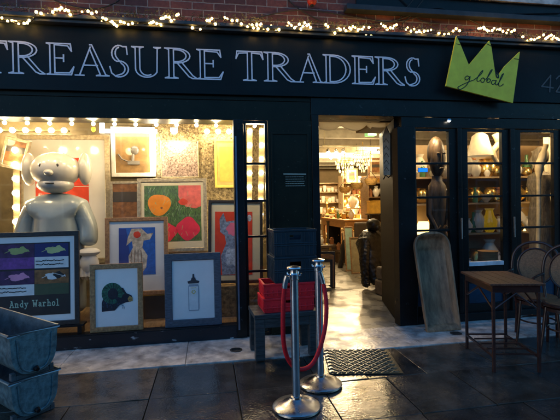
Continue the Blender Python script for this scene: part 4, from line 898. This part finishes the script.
# display cabinet at the back
def lathe_item(name, label, prof, mt, loc, cat, group=None, seg=16):
    t = thing(name, label, cat, loc, group=group); MB().lathe(prof, seg=seg).build('body', mt, t); return t
shelf_cream = M('cream_shelf', (.5, .36, .2), .5, var=.1); ceram = M('white_ceramic', (.8, .76, .65), .25, var=.05, coat=.4); gilt = M('gilt_brass', (.8, .55, .18), .25, metal=.9, var=.3); ochre = M('ochre_box', (.65, .36, .05), .5, var=.3); terr = M('terracotta', (.4, .16, .06), .6, var=.4)
def shelf_unit(name, label, x0, x1, y0, y1, zs, z1, mt, back=True, loc=None):
    t = thing(name, label, 'shelves', (x0, y0, .007)); w_ = x1-x0; d_ = y1-y0
    MB().box(0, .03, 0, d_, 0, z1).build('side_panel', mt, t); MB().box(w_-.03, w_, 0, d_, 0, z1).build('side_panel', mt, t)
    if back: MB().box(.031, w_-.031, d_-.02, d_, 0, z1).build('back_panel', mt, t)
    for z in zs: MB().box(.031, w_-.031, 0, d_-.021, z-.025, z).build('shelf', mt, t)
    return t
GY = 10.0; xa, xb = W(319.5, 200, GY)[0]-.5, W(341, 200, GY)[0]
czs = [.3, .75, 1.12, 1.5, 1.88, 2.2]
shelf_unit('display_cabinet', 'tall cream shelf cabinet of white crockery at the far left of the shop', xa, xb, GY, GY+.4, czs, 2.22, shelf_cream)
cup = lathe_item('white_cup', 'small white crockery piece on the far cream cabinet shelves', [(.03,0),(.05,.02),(.06,.12),(.055,.122),(.0,.03)], ceram, (xa+.1, GY+.12, .007+.3), 'crockery', 'crockery on the far cabinet')
for z in czs[:-1]:
    x = xa+.1
    while x < xb-.08:
        o = cup if (z == .3 and x < xa+.15) else None
        if not o: o = dup(cup, (x, GY+.12+random.uniform(0, .08), .007+z+.001), scale=[random.uniform(.8, 1.6)]*2+[random.uniform(.7, 1.9)])
        PLACED.setdefault(('white_cup', {.3:'the bottom shelf',.75:'the second shelf',1.12:'the third shelf',1.5:'the fourth shelf',1.88:'the top shelf'}[z]+' of the far cabinet'), []).append(o)
        x += random.uniform(.12, .18)
# tables loaded with bric-a-brac, right of the desk and behind
xs0, xs1 = W(343, 200, 9)[0], W(392, 200, 9)[0]+1.2
rk = [.9, 1.35, 1.75, 2.15]
shelf_unit('bric_a_brac_shelves', 'long wooden shelves crowded with glowing ornaments behind the desk', xs0, xs1, 9.0, 9.5, rk, 2.4, shelf_cream)
kinds = [('vase', [(.05,0),(.09,.08),(.1,.16),(.04,.26),(.06,.3)], ceram), ('brass_pot', [(.06,0),(.12,.06),(.12,.14),(.07,.2),(.09,.22)], gilt), ('candlestick', [(.07,0),(.02,.03),(.018,.2),(.04,.22),(.02,.25),(.02,.33)], gilt), ('jar', [(.07,0),(.08,.15),(.05,.19),(.055,.22),(.0,.24)], terr), ('bowl', [(.04,0),(.13,.1),(.125,.1),(.0,.03)], ceram), ('tin', [(.08,0),(.08,.2),(.0,.205)], ochre), ('lamp_shade', [(.13,0),(.07,.18)], M('lit_shade', (.9, .75, .4), .5, emit=(1, .7, .25, 1.2))), ('glass_bottle', [(.05,0),(.055,.16),(.02,.22),(.02,.3)], M('green_bottle', (.1, .25, .1), .15))]
protos = {}
def place(kind, loc, where, s_=1, shelf=None):
    o = place_(kind, loc, where, s_); PLACED.setdefault((kinds[kind][0], shelf or where[3:]), []).append(o)
def place_(kind, loc, where, s_=1):
    n_, pf, mt = kinds[kind]
    if (n_, where) not in protos:
        lab = {'vase': 'white vase', 'brass_pot': 'squat brass pot', 'candlestick': 'brass candlestick', 'jar': 'terracotta jar with lid', 'bowl': 'white bowl', 'tin': 'ochre tin', 'lamp_shade': 'small glowing lampshade', 'glass_bottle': 'green glass bottle'}[n_]+' '+where
        t = lathe_item(n_, lab, pf, mt, loc, n_.replace('_', ' '), ('%ss %s' % (n_.replace('_', ' '), where))); protos[(n_, where)] = t; t.scale = (s_, s_, s_); return t
    return dup(protos[(n_, where)], loc, scale=(s_, s_, s_))
for z in rk:
    x = xs0+.15
    while x < xs1-.15: place(random.choice([0,1,2,3,4,5,6,6,7]), (x, 9.2+random.uniform(-.08, .1), .008+z), 'on the crowded far shelves', random.uniform(.8, 1.5), {.9:'the bottom shelf',1.35:'the second shelf',1.75:'the third shelf',2.15:'the top shelf'}[z]+' of the crowded far shelves'); x += random.uniform(.12, .2)
x = 0
for k in range(16): place(random.choice([0,1,2,4,5,7]), (3.95+random.uniform(x0+.1, x1-.1), 6+random.uniform(y0+.1, y1-.2), Ht+.048), 'on the orange desk', random.uniform(.5, .9))
for k, (px, py, Y, w__, h__, lb) in enumerate(((348, 221, 7.9, 1.6, 1.12, 'long cream display stand of glowing ornaments behind the desk'), (362, 214, 6.6, .8, 1.32, 'narrow cream display stand of ornaments right of the desk'))):
    X_ = W(px, 200, Y)[0]; t = thing('display_stand', lb, 'stand', (X_, Y, .007))
    MB().box(-w__/2, w__/2, -.2, .2, h__-.03, h__).build('top', shelf_cream, t, bevel=.004); MB().box(-w__/2, w__/2, -.2, .2, h__*.5, h__*.5+.03).build('shelf', shelf_cream, t)
    for sx in (-1, 1): MB().box(sx*w__/2-.02, sx*w__/2+.02, -.18, .18, 0, h__-.031).build('side_panel', shelf_cream, t)
    for lev, zz_ in (('the top', h__), ('the lower shelf', h__*.5+.03)):
        x = X_-w__/2+.1
        while x < X_+w__/2-.08: place(random.choice([0,1,2,2,4,6,3]), (x, Y-.05, .009+zz_), 'on the cream display stands', random.uniform(.9, 1.7), '%s of the %s' % (lev, 'long stand behind the desk' if k == 0 else 'narrow stand right of desk')); x += random.uniform(.15, .22)
for k, (px, py, Y) in enumerate(((357, 186, 4.9), (371, 182, 4.2), (345, 190, 5.4))):
    t = thing('hanging_basket', ['honey coloured wicker basket hanging below the large chandelier', 'honey coloured wicker basket hanging above the ochre box', 'honey coloured wicker basket hanging over the desk'][k], 'basket', W(px, py, Y), group='hanging wicker baskets')
    MB().lathe([(.09,-.07),(.13,-.02),(.15,.07),(.14,.07),(.12,-.01),(.0,-.05)], seg=20).build('basket', M('honey_wicker', (.55, .33, .1), .6, var=.5, scale=40, bump=.7), t); MB().tube([(-.14,0,.06),(0,0,.24),(.14,0,.06)], .007, 6).tube([(0,0,.24),(0,0,2.86-t.location.z)], .004, 6).build('handle', cable_m, t)
for k, (px, py, Y, w__, h__) in enumerate(((333, 160, 13.4, 1.1, .7), (352, 176, 8.6, .4, .5), (376, 168, 5.1, .4, .5))):
    q = W(px, py, Y); picture('wall_picture', ['wide gilt picture high on the far shop wall', 'small gilt picture hung between the chandeliers and shelves', 'small gilt picture hung above the dark goods rack'][k], q[0], q[1], q[2]-h__/2, w__, h__, gold_w, .05, art_land, matc, (-w__/2+.1, w__/2-.1, .1, h__-.1), 2)
# right-hand stack of boxes and goods behind the statue
xr0 = W(368, 200, 5.2)[0]; 
shelf_unit('goods_rack', 'dark rack of boxes and ornaments on the right inside the doorway', xr0, xr0+1.3, 5.2, 5.7, [.3, .72, 1.2, 1.6, 1.95], 2.1, wood('rack_wood', (.3, .2, .1), (.16, .1, .05), .5))
for z in (.3, .72, 1.2, 1.6, 1.95):
    x = xr0+.12
    while x < xr0+1.2: place(random.choice([0,1,3,4,5,5]), (x, 5.38, .008+z), 'on the dark goods rack', random.uniform(.8, 1.25), {.3:'the bottom tier',.72:'the second tier',1.2:'the third tier',1.6:'the fourth tier',1.95:'the top tier'}[z]+' of the dark goods rack'); x += random.uniform(.15, .2)
YB = thing('ochre_box', 'ochre yellow box among the goods behind the statue', 'box', (W(375, 200, 4.9)[0], 4.9, 1.2)); MB().box(-.17, .17, -.1, .1, 0, .28).build('body', ochre, YB, bevel=.005); MB().box(-.175, .175, -.105, .105, .281, .31).build('lid', ochre, YB)
TS = thing('tall_stool', 'dark tall stool carrying the ochre box behind the statue', 'stool', (W(375, 200, 4.9)[0], 4.9, .007)); MB().box(-.2, .2, -.14, .14, 1.16, 1.19).build('seat', blk, TS)
for sx in (-1, 1):
    for sy in (-1, 1): MB().tube([(sx*.16, sy*.1, 0), (sx*.14, sy*.09, 1.16)], .02, 8).build('leg', blk, TS)
AR = thing('dark_armchair', 'rounded dark armchair between the desk and the goods rack', 'armchair', (W(368, 215, 4.3)[0], 4.3, .007))
MB().box(-.28, .28, .08, .18, .5, 1.02).build('backrest', M('dark_brown_leather', (.06, .04, .022), .5), AR, bevel=.045); MB().box(-.28, .28, -.3, .2, .25, .62).build('seat', M('dark_brown_leather', (.12, .08, .045), .4), AR, bevel=.05)
for sx in (-1, 1): MB().box(sx*.24-.03, sx*.24+.03, -.26, -.2, 0, .249).build('leg', blk, AR)
brn = wood('dark_trunk_wood', (.12, .07, .035), (.04, .025, .015), .5)
for k, (px, py, w__, d__, h__, lb) in enumerate(((347, 263, .5, .4, .30, 'low dark trunk on the floor before the orange desk'), (377, 262, .55, .6, .85, 'tall dark chest behind the black statue'), (329, 262, .5, .5, .42, 'dark trunk at the left side of the shop floor'), (337, 247, .45, .4, .5, 'dark trunk near the black cabinet farther in'))):
    q = G(px, py); t = thing('storage_chest', lb, 'trunk', (q[0], q[1]+.2, .007), radians(random.uniform(-12, 12)))
    MB().box(-w__/2, w__/2, -d__/2, d__/2, 0, h__*.8).build('body', brn, t, bevel=.008); MB().box(-w__/2-.01, w__/2+.01, -d__/2-.01, d__/2+.01, h__*.8+.002, h__).build('lid', brn, t, bevel=.01); MB().box(-.03, .03, -d__/2-.02, -d__/2-.0005, h__*.68, h__*.85).build('clasp', gilt, t)
    for j in range(3): place(random.choice([0,1,2,3,5]), (q[0]-.14+.14*j, q[1]+.2, h__+.009), 'on the dark trunks', .75, 'the '+lb.split(' on ')[0].split(' at ')[0].split(' near ')[0].split(' behind ')[0]+[' before the desk', ' behind the statue', ' at left', ' near the cabinet'][k])
RG = thing('stacked_artwork', 'stack of dark empty frames leaning in the left side of the doorway', 'frames', (W(323, 200, 2.4)[0], 2.45, .009), rot=(radians(-10), 0, radians(-20)))
for k in range(3): MB().ring(-.22+.02*k, .2-.02*k, 0, .62-.07*k, .045, -.04*k, -.04*k+.03).build('frame', gold_w if k == 1 else dkwood, RG, bevel=.004)
# chandeliers
crys = M('chandelier_crystal', (.95, .85, .6), .2, emit=(1, .6, .22, .4))
def chandelier(label, px, py, Y, s_):
    q = W(px, py, Y); t = thing('chandelier', label, 'chandelier', q); mb = MB(); t.scale = (s_, s_, s_)
    for (r_, z, n_) in ((.10,.28,12),(.22,.18,22),(.28,.08,28),(.24,-.04,24),(.18,-.16,18),(.11,-.26,12),(.05,-.34,6)):
        for k in range(n_):
            a = 2*pi*k/n_+random.random()*.2; mb.lathe([(.0,-.045),(.012,-.01),(.008,.03),(0,.045)], (r_*cos(a), r_*sin(a), z+random.uniform(-.012, .012)), 6)
    mb.build('crystals', crys, t)['kind'] = 'stuff'
    mb = MB()
    for r_, z in ((.22,.22),(.28,.13)): mb.tube([(r_*cos(2*pi*k/24), r_*sin(2*pi*k/24), z) for k in range(24)], .008, 6, closed=True)
    mb.tube([(0,0,-.3),(0,0,(2.86-q[2])/s_)], .012, 6)
    mb.build('frame', gilt, t); pt('chandelier_light', (0, 0, 0), 16, t, r=.1); return t
chandelier('large glowing crystal chandelier hanging in the middle of the shop', 363, 159, 4.6, .82)
chandelier('second glowing crystal chandelier hanging further left in the shop', 345, 166, 6.2, .9)
# track lights
TL = thing('track_light', 'ceiling track with a row of bright spotlights inside the doorway', 'track light', (0, 3.4, 0))
ta, tb = W(322, 147, 3.4), W(386, 147, 3.4)
MB().bar((ta[0], 0, ta[2]+.02), (tb[0]+.4, 0, ta[2]+.02), .03, .03).bar((ta[0]+.05, 0, ta[2]+.03), (ta[0]+.05, 0, 2.88), .01, .01).bar((tb[0], 0, ta[2]+.03), (tb[0], 0, 2.88), .01, .01).build('track', M('track_metal', (.5, .45, .3), .3, metal=.7), TL)
for px in (328, 336, 343, 378, 383):
    q = W(px, 151.5, 3.4); h_ = MB().lathe([(.03,-.015),(.035,.04),(.01,.06)], (q[0], 0, q[2]), 12).build('lamp_head', steel, TL)
    MB().ell((q[0], -.01, q[2]-.02), (.035, .03, .02), 12, 8).build('lamp_face', spot_e, h_); pt('track_light_glow', (q[0], -.05, q[2]-.08), 9, TL, r=.04)
GLn = thing('green_lantern', 'green glass lantern with a bright bulb hung just inside the doorway', 'lantern', W(370.5, 131, 1.6))
MB().box(-.07, .07, -.07, .07, -.08, .1).build('glass_body', M('green_lantern_glass', (.12, .3, .12), .3, emit=(.25, .5, .15, .5)), GLn); MB().ell((0, -.085, -.03), .02, 10, 8).build('bulb', spot_e, GLn); MB().box(-.08, .08, -.08, .08, .101, .12).tube([(0,0,.12),(0,0,.55)], .006, 6).build('cap', black, GLn); pt('lantern_light', (0, -.15, -.05), 4, GLn, col=(1, .85, .55))
# pendant spots mid shop to light the crowded shelves
for k, (px, py, Y) in enumerate(((331, 157.5, 7.0), (339, 158, 7.6), (352, 163, 7.9), (372, 152, 6.8))):
    q = W(px, py, Y); t = thing('pendant_lamp', ['bare glowing pendant bulb above the far cabinet, farthest left', 'bare glowing pendant bulb second from the left over the shop', 'bare glowing pendant bulb between the two chandeliers', 'bare glowing pendant bulb right of the chandeliers'][k], 'pendant lamp', q, group='bare pendant bulbs in the shop')
    MB().ell((0, 0, 0), .045, 12, 8).build('bulb', spot_e, t); MB().tube([(0, 0, .05), (0, 0, 2.86-q[2])], .005, 6).lathe([(.02,.035),(.022,.07),(.006,.08)]).build('flex', cable_m, t); pt('pendant_light', (0, -.07, -.05), 130, t)

# ------------------------------------------------------------------ behind the three glazed doors
rack = shelf_unit('crockery_shelves', 'cream shelves of pottery behind the glazed doors', 2.78, 6.3, .95, 1.32, [.45, .98, 1.42, 1.80], 2.3, shelf_cream)
Y_ = .78
def item(px, py_base, Y, name, label, prof, mt, cat, sz=None, seg=24, hm=1):
    q = W(px, py_base, Y); return q
def on_shelf(px, z, kind, s_, Y=1.08):
    place(kind, (W(px, 200, Y)[0], Y, .009+z), 'on the shelves behind the glazed doors', s_, {.45:'the bottom shelf',.98:'the second shelf',1.42:'the third shelf',1.80:'the top shelf'}[z]+' behind the glazed doors')
for px, z, k, s_ in ((420,1.80,0,1.1),(430,1.80,4,1.2),(447,1.80,0,1.3),(421,1.42,1,1),(449,1.42,5,1.1),(423,.98,6,1),(446,.98,2,1.1),(472,1.80,3,1.2),(499,1.80,4,1.3),(474,1.42,1,1),(482,1.42,4,1.2),(499,1.42,3,.95),(473,.98,7,1),(505,.98,0,1),(487,.98,4,.9),(476,.45,1,1.3),(503,.45,3,1.3),(527,1.42,4,1.1),(530,.98,6,1.0),(528,.45,3,1.2),(527,1.80,7,1.1),(553,1.8,0,1),(553,1.42,1,1.1),(552,.98,5,1.0),(439,1.42,0,1.2),(434,.98,5,1.1),(490,1.42,1,1.0),(507,1.42,0,1.1),(478,.98,0,1.1),(498,.98,3,1.1),(467,1.80,0,1.2),(487,1.8,1,1.2),(508,1.80,0,1.4),(536,1.42,0,1.3),(546,1.42,5,1.2),(537,1.80,0,1.3),(545,1.80,3,1.2),(540,.98,1,1.2),(489,.45,0,1.4),(516,1.42,1,1.1),(518,.98,0,1.2),(516,1.8,4,1.1)):
    on_shelf(px, z, k, s_)
xx_ = 2.86
while xx_ < 5.6:
    for zq in (.45, .98, 1.42, 1.80):
        if random.random() < .8: place(random.choice([0,0,1,2,3,4,0,7]), (xx_+random.uniform(-.03, .03), .995, .009+zq), 'on the shelves behind the glazed doors', random.uniform(.45, .8), {.45:'the bottom shelf',.98:'the second shelf',1.42:'the third shelf',1.80:'the top shelf'}[zq]+' behind the glazed doors')
    xx_ += .17
SH = thing('large_lamp_shade', 'large cream lampshade hanging in the middle glazed door', 'lampshade', W(480, 156, .6)); MB().lathe([(.17,0),(.165,.02),(.10,.27),(.05,.31)], seg=28).build('shade', M('cream_shade', (.6, .52, .36), .5, emit=(1, .75, .4, .08)), SH); MB().tube([(0,0,.3),(0,0,1.2)], .005, 6).build('flex', cable_m, SH)
q = W(497, 156, .55); BN2 = thing('hanging_horn', 'curved pale horn hanging at the right of the middle glazed door', 'horn', q)
MB().tube(smoothpts([(-.02,0,.3),(.03,0,.18),(-.05,0,.06),(-.03,0,-.04),(.04,0,-.12)], 5), [.05, .05, .05, .05, .05]+[.045]*5+[.035]*5+[.03]*5+[.02], 10).build('horn', M('old_bone', (.7, .58, .35), .45, var=.3), BN2); MB().tube([(-.02,0,.28),(-.02,0,1.1)], .004, 6).build('cord', cable_m, BN2)
YV = thing('yellow_vase', 'bright yellow tall vase in the middle glazed door', 'vase', (W(491, 232, .97)[0], 1.0, .009+.98)); MB().lathe([(.05,0),(.1,.08),(.11,.16),(.06,.26),(.05,.32),(.07,.35)], seg=24).build('body', M('glowing_yellow_glaze', (.5, .3, .02), .25, coat=.6, emit=(1, .6, .02, .04)), YV)  # slight glow put into the glaze; the vase is no lamp
DR = thing('wooden_drum', 'squat brown wooden drum on the floor behind the middle glazed door', 'drum', (W(488, 262, .5)[0], .5, .55)); MB().lathe([(.12,0),(.13,.02),(.12,.2),(.13,.23),(0,.232)], seg=24).build('body', wood('drum_wood', (.4, .26, .12), (.2, .12, .05), .5), DR)
DS = thing('drum_stand', 'dark box stand under the squat brown drum', 'stand', (W(488, 262, .5)[0], .5, .007)); MB().box(-.3, .25, -.12, .2, 0, .54).build('body', dkwood, DS, bevel=.005)
# dark carved standing statue in pane 1
q = W(438, 260, .5); CS = thing('carved_statue', 'dark carved wooden standing statue behind the left glazed door', 'statue', (q[0], .5, .007))
crv = wood('dark_carved_statue_wood', (.11, .075, .045), (.04, .028, .02), .45, (4, 4, 1), .5)
zt = W(437, 136, .5)[2]; k = zt/2.26
MB().lathe([(.15,0),(.16,.05),(.13,.1),(.14,.9),(.13,1.2),(.15,1.5),(.14,1.62),(.085,1.68),(.08,1.74)], seg=20, sy=.8).build('body', crv, CS)
mb = MB().ell((0, -.02, 1.97), (.125, .13, .25), 22, 16).ell((0, .02, 2.03), (.14, .13, .22), 20, 14); mb.box(-.012, .012, -.17, -.1, 1.88, 2.02); mb.ell((-.05, -.135, 2.02), (.03, .02, .014), 10, 6).ell((.05, -.135, 2.02), (.03, .02, .014), 10, 6).ell((0, -.14, 1.83), (.04, .02, .015), 10, 6); mb.build('head', crv, CS)
for s_ in (-1, 1): MB().tube([(s_*.14, 0, 1.55), (s_*.17, -.04, 1.25), (s_*.1, -.14, 1.05), (s_*.03, -.15, 1.1)], [.05, .045, .04, .03], 10).build('arm', crv, CS)
CS.scale = (.8, .85, zt/2.26)
BLt = thing('blue_light', 'small bright blue light bar glowing in the left glazed door', 'light', W(423, 170, .12)); MB().box(-.055, .055, -.006, .006, -.022, .022).build('panel', M('blue_screen', (.02, .2, 1), .4, emit=(.004, .11, 1, .9)), BLt); MB().box(-.06, .06, .007, .014, -.027, .027).build('housing', black, BLt); MB().tube([(-.05, .02, .0), (-.1, .02, .0), (-.1, .02, -.2)], .003, 5).build('wire', cable_m, BLt)
# draped stone statue in pane 3, horn
q = W(541, 262, .55); SS = thing('draped_statue', 'pale draped stone statue behind the right glazed door', 'statue', (q[0], .55, .007)); stone = M('stone_statue', (.3, .25, .17), .6, col2=(.12, .1, .07), scale=14, stretch=(5, 5, 1), bump=.7, bscale=14)
MB().lathe([(.19,0),(.2,.1),(.17,.5),(.15,.9),(.17,1.2),(.12,1.5),(.18,1.65),(.16,1.78),(.06,1.84),(.055,1.9)], seg=22, sy=.8).build('body', stone, SS); MB().ell((.0, -.01, 2.04), (.1, .11, .14), 16, 12).build('head', stone, SS)
HN = thing('pale_horn', 'long cream horn propped upright against the draped statue', 'horn', (q[0]-.13, .36, .007)); zt3 = W(531, 170, .36)[2]
MB().tube(smoothpts([(-.06,0,0),(-.08,0,.6),(-.06,0,1.3),(-.05,0,zt3),(.0,0,zt3+.15),(.06,0,zt3+.33)], 4), [.03]*12+[.055]*6+[.035]*3, 10).build('horn', M('old_bone', (.7, .58, .35), .45), HN)
CU = thing('pale_curtain', 'pale hanging curtain at the right of the right glazed door', 'curtain', (W(547, 200, .74)[0], .74, .2)); mb = MB(); n = 30
fr_ = [(i/n*.34-.05, .016*sin(i*.8)) for i in range(n+1)]
mb.prismz(fr_+[(x, y+.006) for x, y in fr_[::-1]], 0, 2.15); mb.build('cloth', M('pale_linen', (.8, .74, .55), .8), CU)
MB().tube([(-.1,0,2.16),(.35,0,2.16)], .01, 8).build('rod', black, CU)
for k, px in enumerate((425, 488, 556)):  # unseen spots, added to light the goods behind the panes
    q = W(px, 128, .5); t = thing('added_ceiling_spot', ['added ceiling spot above the dark carved statue', 'added ceiling spot above the large cream lampshade', 'added ceiling spot above the draped stone statue'][k], 'spotlight', (q[0], .36, 2.52), group='added spots behind the glazed doors')
    MB().lathe([(.03,-.02),(.035,.03),(.012,.05)], seg=12).tube([(0,0,.05),(0,0,.53)], .006, 6).build('housing', steel, t); MB().ell((0, 0, -.02), (.03, .03, .015), 12, 8).build('lamp', spot_e, t); pt('added_spot_glow', (0, .02, -.07), 14, t)
label_all()
